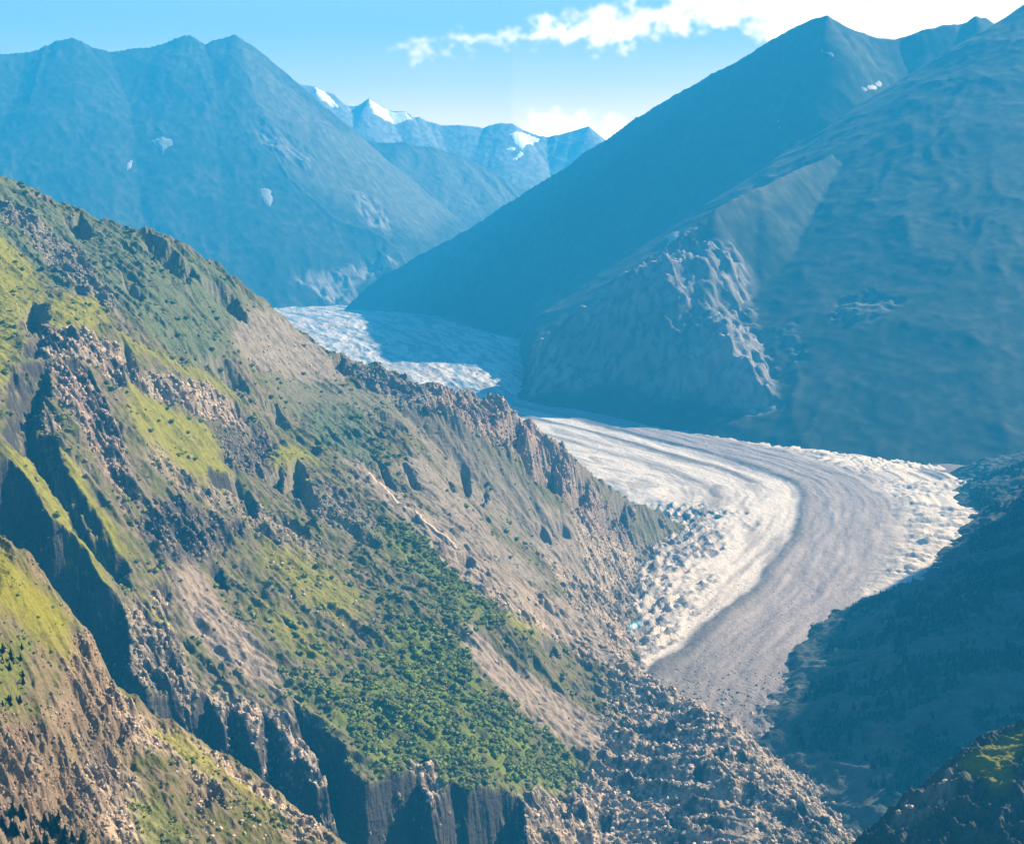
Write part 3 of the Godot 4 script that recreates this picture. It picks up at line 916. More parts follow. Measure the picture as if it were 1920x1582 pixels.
	spur.tint("lush", "-205.7,755.5 -193.1,761.8 -170.8,749.8 -174.1,738.6 -190.3,725.7", 5, 0.8, 12)
	spur.tint("olive", "-171.1,809.7 -148.7,801.8 -126.1,791.0 -136.3,780.3 -158.1,788.0", 5, 0.8, 12)
	spur.roughen()
	spur.pit("-238.6,736.7 -235.2,741.5 -229.2,730.9 -220.5,718.3 -225.5,715.5 -233.4,725.2", 1.8, 16, 6)
	spur.pit("-227.3,780.3 -217.3,797.4 -212.2,794.3 -214.5,782.5 -221.5,773.9", 1.7, 10, 6)
	spur.pit("-215.9,774.3 -210.9,789.0 -206.6,776.8 -209.8,766.6", 1.7, 10, 6)
	spur.pit("-179.9,780.1 -172.5,793.8 -160.9,794.9 -162.4,779.4 -172.4,771.5", 1.6, 9, 6)
	spur.pit("-283.6,825.0 -274.6,825.0 -270.4,825.0 -275.5,822.0", 1.5, 8, 6)
	spur.fracture()
	spur.bare("brown", 1.5, 2.3, 0.7)
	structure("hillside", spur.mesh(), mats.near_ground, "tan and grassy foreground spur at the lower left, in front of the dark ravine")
	# ---------------------------------------------------------------- the knoll at the lower right
	var knoll := Land.new(5, COVER)
	knoll.tx = PackedFloat32Array([239.6, 264.3, 285.6, 305.4, 325.4, 342.2, 363.2, 384.3, 460.7, 549.1])
	knoll.td = PackedFloat32Array([1000.0, 1010.0, 1020.0, 1030.0, 1040.0, 1045.0, 1050.0, 1055.0, 1080.0, 1100.0])
	knoll.th = PackedFloat32Array([-441.2, -423.5, -409.6, -398.1, -384.9, -375.3, -367.2, -359.5, -336.6, -304.8])
	knoll.tc = PackedFloat32Array([0.550, 0.550, 0.550, 0.500, 0.500, 0.500, 0.450, 0.450, 0.450, 0.450])
	knoll.back = 0.9
	knoll.span(knoll.axis(215.0, 480.0, 0.9), knoll.axis(800.0, 1160.0, 1.0))
	knoll.start()
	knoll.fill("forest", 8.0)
	knoll.tint("grass", "324.0,1035.1 340.7,1039.6 361.5,1044.5 379.0,1045.0 374.4,1030.3 356.8,1017.0 355.1,999.1 344.0,999.5 337.6,1015.7", 5, 1.0, 12)
	knoll.tint("grey", "263.5,1006.3 284.7,1016.2 306.3,1026.0 321.4,1032.6 323.1,1018.1 307.7,1003.0 288.3,1000.3 276.7,998.8", 5, 1.0, 12)
	knoll.roughen()
	knoll.fracture()
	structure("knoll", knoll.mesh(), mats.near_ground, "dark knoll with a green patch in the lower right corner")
	# ---------------------------------------------------------------- the glacier
	var ice := Land.new(6, COVER)
	ice.mid = [Vector2(-995, 7636), Vector2(-666, 7068), Vector2(-358, 6169), Vector2(-175, 5335), Vector2(-17, 4677), Vector2(99, 4510), Vector2(223, 4363), Vector2(429, 4035), Vector2(606, 3751), Vector2(685, 3551), Vector2(691, 3365), Vector2(635, 3140), Vector2(549, 2882), Vector2(459, 2662), Vector2(350, 2443), Vector2(254, 2268), Vector2(205, 2149), Vector2(162, 2052)]
	ice.rim = PackedVector2Array([Vector2(-1359, 7827), Vector2(-1121, 7744), Vector2(-903, 7799), Vector2(-670, 7716), Vector2(-426, 7354), Vector2(-251, 6934), Vector2(-71, 6539), Vector2(74, 6405), Vector2(76, 5470), Vector2(45, 4911), Vector2(122, 4770), Vector2(236, 4607), Vector2(329, 4501), Vector2(415, 4363), Vector2(526, 4226), Vector2(656, 4073), Vector2(787, 3975), Vector2(912, 3888), Vector2(1022, 3765), Vector2(1128, 3655), Vector2(1246, 3492), Vector2(1211, 3287), Vector2(1024, 3117), Vector2(915, 2963), Vector2(815, 2749), Vector2(722, 2628), Vector2(629, 2563), Vector2(555, 2486), Vector2(448, 2306), Vector2(352, 2138), Vector2(281, 2022), Vector2(230, 1974), Vector2(262, 1900), Vector2(170, 2138), Vector2(168, 2420), Vector2(190, 2605), Vector2(215, 2820), Vector2(268, 2965), Vector2(350, 3110), Vector2(345, 3260), Vector2(200, 3500), Vector2(-150, 3900), Vector2(-500, 4800), Vector2(-1000, 6000), Vector2(-1500, 7700)])
	ice.span(ice.axis(-1500.0, 1320.0, 4.0), ice.axis(1780.0, 7900.0, 3.0, 0.0030))
	ice.start()
	ice.run(ice.ice_row, ice.nd)
	ice.tint("blue_ice", "174,2457 200,2501 221,2472 221,2420 197,2400 180,2414", 6, 0.9, 20)
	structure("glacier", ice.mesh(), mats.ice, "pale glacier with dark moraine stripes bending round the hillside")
	var bed := Land.new(6, COVER)
	bed.rim = PackedVector2Array([Vector2(-9000, 200), Vector2(9000, 200), Vector2(9000, 14000), Vector2(-9000, 14000)])
	bed.wide = 0.9
	bed.span(bed.axis(-4400.0, 90.0, 60.0) + bed.axis(100.0, 700.0, 4.0) + bed.axis(720.0, 4400.0, 60.0), bed.axis(900.0, 12000.0, 10.0, 0.012))
	bed.start()
	bed.fill("rubble_grey", 26.0)
	bed.roughen()
	var floor_mesh := structure("valley_floor", bed.mesh(), mats.ground)
	floor_mesh.position.y = -9.0
	# ---------------------------------------------------------------- the shaded slope on the right bank
	var bank := Land.new(7, COVER)
	bank.rim = PackedVector2Array([Vector2(1330, 4100), Vector2(1085, 3570), Vector2(1025, 3340), Vector2(1012, 3200), Vector2(940, 3010), Vector2(820, 2767), Vector2(558, 2501), Vector2(348, 1945), Vector2(425, 1735), Vector2(462, 1500), Vector2(380, 1250), Vector2(400, 700), Vector2(400, -400), Vector2(4000, -400), Vector2(4000, 4100)])
	bank.wide = 5.0
	bank.span(bank.axis(220.0, 1250.0, 4.0) + bank.axis(1265.0, 2300.0, 25.0), bank.axis(1080.0, 3700.0, 5.0))
	bank.start()
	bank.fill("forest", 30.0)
	bank.roughen()
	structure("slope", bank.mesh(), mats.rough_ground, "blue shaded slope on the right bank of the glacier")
	# ---------------------------------------------------------------- the great mountain on the right
	var east := Land.new(2, COVER)
	east.ridge(1.5, "-871,7520,-411 -820,7560,-361 -739,7580,-285 -657,7590,-218 -520,7600,-150 -356,7600,-68")
	east.ridge(1.4, "-356,7600,-68 -163,7580,48 27,7530,166 240,7460,296")
	east.ridge(1.25, "240,7460,296 421,7380,423 572,7300,520 717,7200,609")
	east.ridge(1.08, "717,7200,609 855,7080,678 1010,6950,762 1136,6830,829 1211,6720,871 1266,6640,897 1324,6580,914 1366,6540,920 1432,6540,888 1528,6550,849 1624,6560,825 1696,6570,829 1790,6580,866 1885,6590,886 1958,6600,896 2029,6610,936 2075,6620,931 2121,6630,900 2354,6660,863")
	east.ridge(0.61, "3695,5300,19 3228,5500,195 2822,5700,402 2486,5900,683 2262,6050,878 2107,6100,925 2040,6120,877 1961,6100,816 1757,5900,622 1479,5600,317")
	east.ridge(0.84, "1479,5600,317 1207,5250,18 957,4900,-229")
	east.ridge(1.02, "1168,5450,270 848,5150,155 686,5030,68 553,4960,-18")
	east.ridge(1.2, "553,4960,-18 406,4900,-116 300,4880,-193")
	east.ridge(1.75, "300,4880,-193 213,4900,-261 144,4960,-321 73,5060,-386")
	east.wide = 0.62
	east.span(east.axis(-1000.0, 2900.0, 9.0), east.axis(3200.0, 7900.0, 10.0))
	east.start()
	east.fill("alp", 60.0)
	east.tint("slab", "221,4892 337,5491 425,4906 534,4942 638,4922 643,4815 595,4694 572,4634 407,4666 294,4766", 30, 0.75, 90)
	east.tint("slab", "655,4916 727,4928 772,4865 772,4739 715,4700 651,4732", 25, 0.6, 90)
	east.tint("slab", "592,4524 648,4575 734,4602 791,4543 760,4347 751,4195 703,4185 659,4303 589,4365 499,4416 523,4487", 25, 0.8, 90)
	east.tint("slab", "77,5317 143,4924 190,4753 254,4654 202,4618 69,4720", 25, 0.8, 90)
	east.tint("slab", "432,4560 482,4564 499,4416 453,4437", 15, 0.5, 90)
	east.tint("slab", "823,4535 890,4548 876,4384 821,4336", 20, 0.35, 90)
	east.tint("slab", "998,4597 1125,4577 1199,4478 1090,4425 977,4491", 20, 0.4, 90)
	east.tint("alp_pale", "907,5755 1060,5704 1067,5327 877,5093 755,5000 605,4944 613,5685 667,5018", 25, 0.6, 90)
	east.tint("slab", "143,4906 221,4892 337,5491 425,4906 534,4946 655,4919 772,4865 770,4671 726,4545 771,4367 749,4184 677,4213 542,4370 395,4515 236,4629", 34, 0.55, 70)
	east.tint("slab", "682,4579 791,4543 749,4184 696,4189 631,4322", 16, 0.7, 50)
	east.mound("244,4816 424,4893 654,4912 763,4861 758,4648 775,4364 743,4187 587,4347 425,4486 255,4674", 1.0, 120.0, 70)
	east.roughen()
	east.fracture()
	east.pit("-276,6912 -71,6559 83,6367 86,5470 53,4834 -54,4911 -159,5470 -243,6083", 3.0, 420.0, 30)
	structure("mountain", east.mesh(), mats.far_ground, "great hazy mountain on the right with a pale rocky buttress")
	var crest := Land.new(8, COVER)  # added ridge out of view, shaped to shade the right bank
	crest.ridge(1.55, "1828,2108,317 1778,2378,343 1703,2593,360 1906,3153,390 2168,3418,404 2528,3988,433 2848,4458,457")
	crest.wide = 9.0
	crest.span(crest.axis(620.0, 3400.0, 26.0), crest.axis(700.0, 4800.0, 26.0))
	crest.start()
	crest.fill("forest", 60.0)
	crest.roughen()
	structure("mountain", crest.mesh(), mats.far_ground, "unseen ridge added beyond the right edge to shade the right bank")
	# ---------------------------------------------------------------- the mountain across the valley on the left
	var west := Land.new(3, COVER)
	west.ridge(0.84, "-4352,8400,827 -3686,8600,960 -3306,8800,958 -3059,9000,1042 -2947,9050,1061 -2833,9100,1104 -2763,9140,1147 -2704,9160,1159 -2632,9190,1147 -2558,9210,1111 -2472,9250,1081 -2367,9290,1101 -2245,9330,1126 -2137,9370,1169 -2060,9400,1192 -2015,9420,1201 -1963,9440,1165 -1922,9450,1147 -1875,9470,1188 -1812,9490,1204 -1748,9510,1223 -1689,9550,1192 -1638,9600,1138 -1591,9660,1072 -1535,9730,1032 -1492,9780,1004 -1451,9850,943 -1406,9900,913 -1346,9970,871 -1286,10040,807 -1239,10090,740 -1192,10140,680 -1126,10190,641 -953,10280,610 -740,10370,594 -595,10420,582 -412,10490,534 -226,10550,448 -76,10600,368 95,10660,283 386,10750,38")
	west.ridge(0.95, "-1748,9510,1213 -1591,9150,901 -1482,8850,625 -1278,8500,301 -1019,8350,89 -716,8300,-30")
	west.span(west.axis(-4300.0, 650.0, 11.0), west.axis(6600.0, 10950.0, 12.0))
	west.start()
	west.fill("alp", 70.0)
	west.tint("alp_pale", "-1743,9478 -1523,9337 -1320,9287 -1051,9211 -739,10350 -374,10476 76,10637 -73,10173 -283,9848 -500,8690 -706,8545 -975,8494 -1286,8558 -1511,8838", 60, 0.9, 120)
	west.tint("slab", "-1511,8838 -1388,8854 -1256,8801 -1155,8733 -1206,8648 -1365,8688 -1463,8729", 25, 0.5, 120)
	west.tint("slab", "-933,8681 -811,8705 -678,8577 -685,8463 -791,8461 -887,8521", 20, 0.6, 120)
	west.tint("slab", "-1162,7853 -1033,7956 -899,8042 -707,8178 -618,8163 -756,8050 -861,7949 -839,7869 -957,7778 -1102,7823", 25, 0.9, 120)
	west.roughen()
	west.fracture()
	structure("mountain", west.mesh(), mats.far_ground, "broad hazy mountain with a jagged crest on the upper left")
	# ---------------------------------------------------------------- the snowy range at the head of the valley
	var head := Land.new(4, COVER)
	head.ridge(0.85, "-2436,11800,895 -2021,11850,1043 -1753,11900,1131 -1669,11900,1143 -1563,11900,1126 -1501,11900,1089 -1416,11900,1064 -1354,11900,990 -1291,11900,977 -1219,11900,977 -1142,11900,1031 -1079,11900,998 -974,11900,944 -847,11900,931 -784,11900,882 -741,11900,890 -678,11900,857 -627,11900,848 -551,11900,827 -424,11900,827 -297,11900,815 -233,11900,807 -178,11900,832 -85,11900,844 8,11900,832 85,11900,782 170,11900,757 276,11900,732 361,11900,748 467,11900,782 606,11900,823 657,11900,782 722,11900,707 936,11900,548 1278,11900,422")
	head.ridge(0.9, "-85,11900,844 0,11700,662 -41,11450,406")
	head.ridge(0.9, "-1142,11900,1031 -1005,11750,788 -904,11500,529")
	head.span(head.axis(-2650.0, 1450.0, 9.0), head.axis(10950.0, 12080.0, 10.0))
	head.start()
	head.fill("pale_rock", 60.0)
	head.roughen()
	structure("mountain_range", head.mesh(), mats.far_ground, "distant snowy range at the head of the valley")
	print("land ", Time.get_ticks_msec() - clock)
	# ---------------------------------------------------------------- rocks and plants
	rng.seed = 7
	make_prototypes()
	scatter_rocks(side, "boulder_field", 70000, 1.2, 6.2, 0.0)
	scatter_rocks(spur, "boulder_field", 26000, 0.35, 2.2, 0.0)
	scatter_shrubs(side, "shrub_cover", 95000, 1.6, 8.5)
	scatter_shrubs(spur, "shrub_cover", 20000, 0.4, 2.2)
	scatter_forest(bank, "distant_forest", 9000)
	bed_land = bed
	scatter_debris(ice, "moraine_debris", 16000)
	boulders(side, "183,1804 248,1689 323,1646 385,1609 276,1483 202,1570 143,1723", 60, 4.0, 8.5, "sunlit tan boulder in the rubble beside the gorge", "boulders in the rubble beside the gorge")
	boulders(side, "-66,1972 15,1983 101,2267 162,2285 118,1970 29,1917 -42,1902", 50, 4.0, 8.0, "sunlit cream boulder in the rubble left of the broken ice", "boulders in the rubble left of the broken ice")
	boulders(side, "-310,1747 -209,1758 -153,1713 -194,1625 -268,1641", 34, 3.0, 5.5, "pale boulder lying in the yellow-green grass of the flank", "boulders in the grass of the flank")
	boulders(side, "-418,2305 -355,2447 -302,2442 -334,2291 -385,2203", 22, 3.5, 6.5, "small grey boulder on the smooth scree below the ridge crest", "boulders on the upper scree")
	boulders(spur, "-198.4,784.7 -163.6,801.9 -138.9,796.8 -130.6,781.3 -160.8,756.1 -185.2,764.1", 34, 1.3, 3.0, "tan boulder among the grass of the foreground spur", "boulders on the foreground spur")
	boulders(knoll, "267.3,1006.7 292.7,1017.7 318.1,1027.3 318.7,1015.7 296.6,1003.4", 12, 3.0, 6.0, "lilac-grey boulder on the dark knoll at the lower right", "boulders on the dark knoll")
	boulders(ice, "264,2073 345,2094 416,2138 476,2116 449,1956 378,1855 327,1888 289,1974", 40, 4.0, 10.0, "pale boulder in the moraine below the glacier's snout", "boulders below the snout")
	shrubs(side, "-141,1723 -104,1741 -64,1710 -37,1663 -6,1636 56,1656 66,1595 -33,1474 -129,1419 -169,1448 -161,1537", 190, 5.0, 9.5, "round dark green shrub in the thicket on the lower flank", "shrubs of the thicket on the lower flank")
	shrubs(side, "-166,1959 -124,1967 -78,1927 -56,1871 -27,1832 -68,1815 -125,1868", 70, 4.5, 8.0, "dark green shrub in the strip below the footpath", "shrubs below the footpath")
	shrubs(spur, "-209.6,808.2 -172.3,816.0 -120.6,794.3 -142.7,783.7 -187.0,799.8", 50, 1.2, 2.4, "low green shrub along the grassy edge of the foreground spur", "shrubs on the edge of the foreground spur")
	conifers(spur, "-244.2,671.2 -235.7,691.1 -225.0,706.3 -212.7,708.7 -240.7,660.0", 26, 4.5, 8.5, "dark conifer at the lower left corner of the spur", "conifers at the lower left corner")
	conifers(spur, "-269.8,753.0 -264.8,771.8 -255.3,744.6 -256.8,727.9 -259.9,721.3", 14, 3.0, 5.0, "small dark conifer at the left edge below the yellow grass", "conifers below the yellow grass")
	crag(side, -565, 1791, Vector3(16, 15, 13), Color(0.42, 0.33, 0.24), "cream crag at the left end of the tan cliff, under the dark hollow", 0.4)
	crag(side, -296, 1957, Vector3(9, 34, 9), Color(0.08, 0.07, 0.08), "dark rock tower standing in the middle of the hillside", 0.2)
	crag(side, -265, 1944, Vector3(7, 16, 7), Color(0.08, 0.07, 0.08), "small dark pinnacle at the right foot of the dark tower", 1.2)
	crag(side, -145, 2477, Vector3(22, 18, 18), Color(0.08, 0.07, 0.08), "dark rounded crag on the ridge crest below the far glacier", 0.8)
	crag(side, 238, 2937, Vector3(34, 20, 30), Color(0.30, 0.21, 0.17), "pinkish crag at the tip of the hillside, in front of the ice bend", 0.3)
	crag(side, 314, 3040, Vector3(22, 22, 22), Color(0.30, 0.21, 0.17), "pinkish crag touching the broken ice at the hillside's tip", 1.7)
	crag(side, -182, 1362, Vector3(7, 12, 6), Color(0.42, 0.33, 0.24), "sunlit tip of the long rock fin over the dark ravine", 0.5)
	crag(side, -286, 1390, Vector3(7, 14, 6), Color(0.42, 0.33, 0.24), "sharp tan rock tooth above the dark ravine", 0.9)
	crag(side, -146, 2460, Vector3(7, 6, 6), Color(0.42, 0.33, 0.24), "single whitish boulder alone on the upper green slope", 0.1)
	crag(spur, -241.6, 711.5, Vector3(9, 9, 8), Color(0.30, 0.22, 0.15), "broad tan crag at the left edge of the foreground spur", 0.6)
	crag(spur, -234.6, 814.6, Vector3(5, 8, 4), Color(0.30, 0.22, 0.15), "upright tan slab on the rim of the foreground spur over the ravine", 1.1)
	crag(knoll, 305.7, 1023.9, Vector3(9, 8, 7), Color(0.30, 0.21, 0.17), "lilac crag on the shoulder of the dark knoll", 0.4)
	snow(west, "-2072,8580 -2015,8600 -1944,8596 -1948,8557 -1985,8530 -1983,8492 -2020,8535", 9, 5, "grey-white snow patch high on the left mountain")
	snow(west, "-2165,8389 -2147,8437 -2139,8380 -2154,8342", 8, 5, "tiny snow streak left below the patch on the left mountain")
	snow(west, "-1416,8378 -1375,8399 -1338,8327 -1346,8264 -1385,8289", 9, 5, "narrow pale snow gully right of the left mountain's shadow")
	snow(east, "1454,6242 1503,6281 1538,6318 1570,6358 1550,6309 1508,6261 1466,6235", 8, 5, "bright sickle of snow below the notch of the right mountain")
	snow(east, "1313,6396 1338,6384 1365,6363 1355,6354 1327,6372", 7, 5, "small snow fleck just under the right mountain's summit")
	snow(east, "1098,6204 1108,6185 1101,6158 1093,6175", 6, 5, "thin vertical snow streak on the left face of the right mountain")
	snow(east, "596,5753 638,5723 610,4989 616,4983 571,4963 600,5637", 8, 5, "pale snow band above the lit buttress of the right mountain")
	snow(head, "-1141,11889 -1079,11895 -952,11892 -846,11889 -792,11836 -902,11776 -1005,11757 -1088,11761", 8, 5, "large bright snowfield under the pointed peak of the far range")
	snow(head, "-1570,11888 -1496,11896 -1415,11846 -1366,11782 -1432,11773 -1499,11783 -1546,11821", 8, 5, "snowfield on the left end of the far range")
	snow(head, "-17,11790 106,11876 229,11875 177,11816 100,11713 83,11661 33,11691", 8, 5, "bright forked snowfield at the right end of the far range")
	snow(head, "-42,11658 33,11676 17,11644 -37,11637", 7, 5, "little snow bar under the forked snowfield")
	snow(head, "0,11562 66,11635 96,11627 33,11553", 7, 5, "slanting snow streak lowest on the far range")
	footpath(side, "-209,2110 -190,2089 -176,2066 -160,2049 -141,2035 -126,2010 -106,2001 -88,1994 -76,1979", 2.6)
	pool(ice, "175,2454 191,2489 208,2495 221,2472 221,2431 202,2403 183,2414")
	print("all ", Time.get_ticks_msec() - clock)


# ------------------------------------------------------------------ things
var rng := RandomNumberGenerator.new()
var rock_meshes := []
var shrub_meshes := []
var crown_mesh: ArrayMesh
var bed_land: Land
var trunk_mesh: ArrayMesh


func ball(rings: int, sides: int) -> Array:   # unit sphere: [points, clockwise triangles]
	var v := PackedVector3Array()
	var t := PackedInt32Array()
	v.append(Vector3.UP)
	for r in range(1, rings):
		var a := PI * r / rings
		for s in sides:
			var b := TAU * (s + 0.5 * (r % 2)) / sides
			v.append(Vector3(sin(a) * cos(b), cos(a), sin(a) * sin(b)))
	v.append(Vector3.DOWN)
	var last := v.size() - 1
	for s in sides:
		var n := (s + 1) % sides
		t.append_array(PackedInt32Array([0, 1 + s, 1 + n]))
		for r in range(0, rings - 2):
			var a := 1 + r * sides
			var b := a + sides
			t.append_array(PackedInt32Array([a + s, b + s, a + n, a + n, b + s, b + n]))
		var z := 1 + (rings - 2) * sides
		t.append_array(PackedInt32Array([last, z + n, z + s]))
	return [v, t]


# a faceted rock: a ball cut by random planes and roughened
func rock_mesh(s: int, rings: int, sides: int, cuts: int, rough: float) -> ArrayMesh:
	var q := RandomNumberGenerator.new()
	q.seed = s
	var n := FastNoiseLite.new()
	n.seed = s
	n.frequency = 1.3
	n.fractal_octaves = 4
	var b := ball(rings, sides)
	var v: PackedVector3Array = b[0]
	var tri: PackedInt32Array = b[1]
	var planes := []
	for k in cuts:
		var d := Vector3(q.randf_range(-1, 1), q.randf_range(-0.6, 1), q.randf_range(-1, 1)).normalized()
		planes.append([d, q.randf_range(0.55, 0.85)])
	for k in v.size():
		var w := v[k]
		for pl in planes:
			var over: float = w.dot(pl[0]) - pl[1]
			if over > 0.0:
				w -= pl[0] * over * 0.96
		w *= 1.0 + rough * n.get_noise_3d(v[k].x, v[k].y, v[k].z)
		v[k] = w
	var st := SurfaceTool.new()
	st.begin(Mesh.PRIMITIVE_TRIANGLES)
	st.set_smooth_group(-1)
	for k in tri:
		st.add_vertex(v[k])
	st.generate_normals()
	return st.commit()


# a leafy clump: many small leaf faces through the volume of a low uneven dome
func shrub_mesh(s: int, leaves: int) -> ArrayMesh:
	var q := RandomNumberGenerator.new()
	q.seed = s
	var st := SurfaceTool.new()
	st.begin(Mesh.PRIMITIVE_TRIANGLES)
	var lobes := []
	for k in 5:
		var a := q.randf() * TAU
		lobes.append([Vector3(cos(a) * q.randf_range(0.1, 0.5), q.randf_range(0.25, 0.55), sin(a) * q.randf_range(0.1, 0.5)), q.randf_range(0.35, 0.55)])
	# the dense inner foliage: rough domes, with loose leaf faces standing off them
	var n := FastNoiseLite.new()
	n.seed = s
	n.frequency = 2.2
	n.fractal_octaves = 3
	var b := ball(5, 7)
	var v: PackedVector3Array = b[0]
	var tri: PackedInt32Array = b[1]
	for l in lobes:
		var tone := q.randf_range(0.85, 1.2)
		for k in range(0, tri.size(), 3):
			var face := []
			for e in 3:
				var w: Vector3 = v[tri[k + e]]
				var c: Vector3 = l[0] + w * l[1] * (0.95 + 0.55 * n.get_noise_3d(w.x + l[0].x * 9.0, w.y, w.z))
				c.y = maxf(c.y, 0.0)
				face.append(c)
			var nn: Vector3 = (face[2] - face[0]).cross(face[1] - face[0])
			if nn.length_squared() < 1e-8:
				continue
			var shade := tone * q.randf_range(0.8, 1.2)
			st.set_color(Color(shade, shade, shade))
			st.set_normal(nn.normalized())
			for c in face:
				st.add_vertex(c)
	for k in leaves:
		var l = lobes[k % 5]
		var d := Vector3(q.randfn(), q.randfn() + 0.4, q.randfn()).normalized()
		var c: Vector3 = l[0] + d * l[1] * q.randf_range(0.95, 1.12)
		c.y = maxf(c.y, 0.02)
		var u := d.cross(Vector3(q.randfn(), q.randfn(), q.randfn())).normalized()
		var w := (d.cross(u) + d * q.randf_range(-0.5, 0.5)).normalized()
		var size := q.randf_range(0.08, 0.15)
		var tone := q.randf_range(0.8, 1.3)
		st.set_color(Color(tone, tone, tone * 0.85))
		st.set_normal(d)
		for o in [u * size, -u * size * 0.5 + w * size * 0.8, -u * size * 0.6 - w * size * 0.7]:
			st.add_vertex(c + o)
	return st.commit()


func make_prototypes() -> void:
	for k in 5:
		rock_meshes.append(rock_mesh(100 + k, 6, 8, 9, 0.30))
	for k in 4:
		shrub_meshes.append(shrub_mesh(300 + k, 50))
	mats.rock = StandardMaterial3D.new()
	mats.rock.resource_name = "boulder rock"
	mats.rock.vertex_color_use_as_albedo = true
	mats.rock.roughness = 0.9
	mats.rock.metallic_specular = 0.25
	mats.leaf = StandardMaterial3D.new()
	mats.leaf.resource_name = "leaves"
	mats.leaf.vertex_color_use_as_albedo = true
	mats.leaf.roughness = 0.8
	mats.leaf.metallic_specular = 0.2
	mats.leaf.backlight_enabled = true
	mats.leaf.backlight = Color(0.2, 0.25, 0.1)
	var snow_m := StandardMaterial3D.new()
	snow_m.resource_name = "old snow"
	snow_m.albedo_color = lin(Color(0.21, 0.205, 0.20))
	snow_m.roughness = 0.7
	mats.snow = snow_m
	mats.fresh_snow = snow_m.duplicate()
	mats.fresh_snow.resource_name = "bright snow"
	mats.fresh_snow.albedo_color = lin(Color(0.86, 0.84, 0.82))
	# a conifer: a tapered trunk, and a crown of drooping ragged whorls
	var q := RandomNumberGenerator.new()
	q.seed = 41
	var st := SurfaceTool.new()
	st.begin(Mesh.PRIMITIVE_TRIANGLES)
	for k in 9:
		var y := 0.16 + 0.80 * k / 8.5
		var r := 0.24 * (1.02 - y) + 0.02
		for b in 11:
			var a := TAU * b / 11.0 + q.randf_range(-0.25, 0.25)
			var rr := r * q.randf_range(0.7, 1.25)
			var tip := Vector3(cos(a) * rr, y - 0.35 * rr - q.randf_range(0.0, 0.03), sin(a) * rr)
			var side := Vector3(-sin(a), 0, cos(a)) * (rr * 0.34 + 0.012)
			var tone := q.randf_range(0.7, 1.3)
			st.set_color(Color(0.024 * tone, 0.040 * tone, 0.018 * tone))
			st.set_normal(Vector3(cos(a), 0.8, sin(a)).normalized())
			st.add_vertex(Vector3(cos(a) * 0.01, y + 0.06, sin(a) * 0.01))
			st.add_vertex(tip + side)
			st.add_vertex(tip - side)
			st.set_normal(Vector3(cos(a), 0.1, sin(a)).normalized())
			st.add_vertex(tip + side)
			st.add_vertex(tip + Vector3(cos(a) * rr * 0.3, -0.05, sin(a) * rr * 0.3))
			st.add_vertex(tip - side)
	crown_mesh = st.commit()
	var t := CylinderMesh.new()
	t.top_radius = 0.008
	t.bottom_radius = 0.024
	t.height = 1.0
	t.radial_segments = 6
	t.rings = 1
	trunk_mesh = ArrayMesh.new()
	trunk_mesh.add_surface_from_arrays(Mesh.PRIMITIVE_TRIANGLES, t.get_mesh_arrays())
	mats.bark = StandardMaterial3D.new()
	mats.bark.resource_name = "bark"
	mats.bark.albedo_color = lin(Color(0.08, 0.055, 0.04))


func spot(x: float, d: float, y: float) -> Vector3:
	return Vector3(x, y + 720.0, -d)


func in_view(land: Land, x: float, d: float) -> bool:
	return absf(x) < 0.385 * d + 12.0 and land.height(x, d) > -1200.0


func scatter(called: String, mesh: Mesh, mat: Material, where: Array, tints: PackedColorArray) -> void:
	var mm := MultiMesh.new()
	mm.transform_format = MultiMesh.TRANSFORM_3D
	mm.use_colors = true
	mm.mesh = mesh
	mm.instance_count = where.size()
	for k in where.size():
		mm.set_instance_transform(k, where[k])
		mm.set_instance_color(k, tints[k])
	var o := MultiMeshInstance3D.new()
	o.name = called
	o.multimesh = mm
	o.material_override = mat
	o.set_meta("kind", "stuff")
	add_child(o, true)


func scatter_rocks(land: Land, called: String, tries: int, small: float, large: float, _x: float) -> void:
	var where := [[], [], []]
	var tints := [PackedColorArray(), PackedColorArray(), PackedColorArray()]
	var x0 := land.xs[0]
	var x1 := land.xs[land.nx - 1]
	var d0 := land.ds[0]
	var d1 := land.ds[land.nd - 1]
	for k in tries * 4:
		var x := rng.randf_range(x0, x1)
		var d := rng.randf_range(d0, d1)
		var g := land.near_index(x, d)
		var r := land.rug[g]
		if rng.randf() > smoothstep(0.35, 0.7, r) * 0.9 + 0.03 or not in_view(land, x, d):
			continue
		if land.style == 0 and d > land.lerp_table(x).x + 20.0:
			continue
		var s := small + (large - small) * pow(rng.randf(), 3.0)
		var b := Basis.from_euler(Vector3(rng.randf() * TAU, rng.randf() * TAU, rng.randf() * TAU)).scaled_local(Vector3(s, s * rng.randf_range(0.5, 0.9), s * rng.randf_range(0.7, 1.1)) * 0.6)
		var c := land.col[g]
		var m := rng.randf_range(0.9, 1.45)
		var n := k % 3
		where[n].append(Transform3D(b, spot(x, d, land.height(x, d) + s * 0.06)))
		tints[n].append(Color(minf(0.6, maxf(c.r, 0.14) * m), minf(0.5, maxf(c.g, 0.11) * m), minf(0.4, maxf(c.b, 0.075) * m)))
		if where[0].size() + where[1].size() + where[2].size() >= tries:
			break
	for n in 3:
		scatter(called, rock_meshes[n], mats.rock, where[n], tints[n])


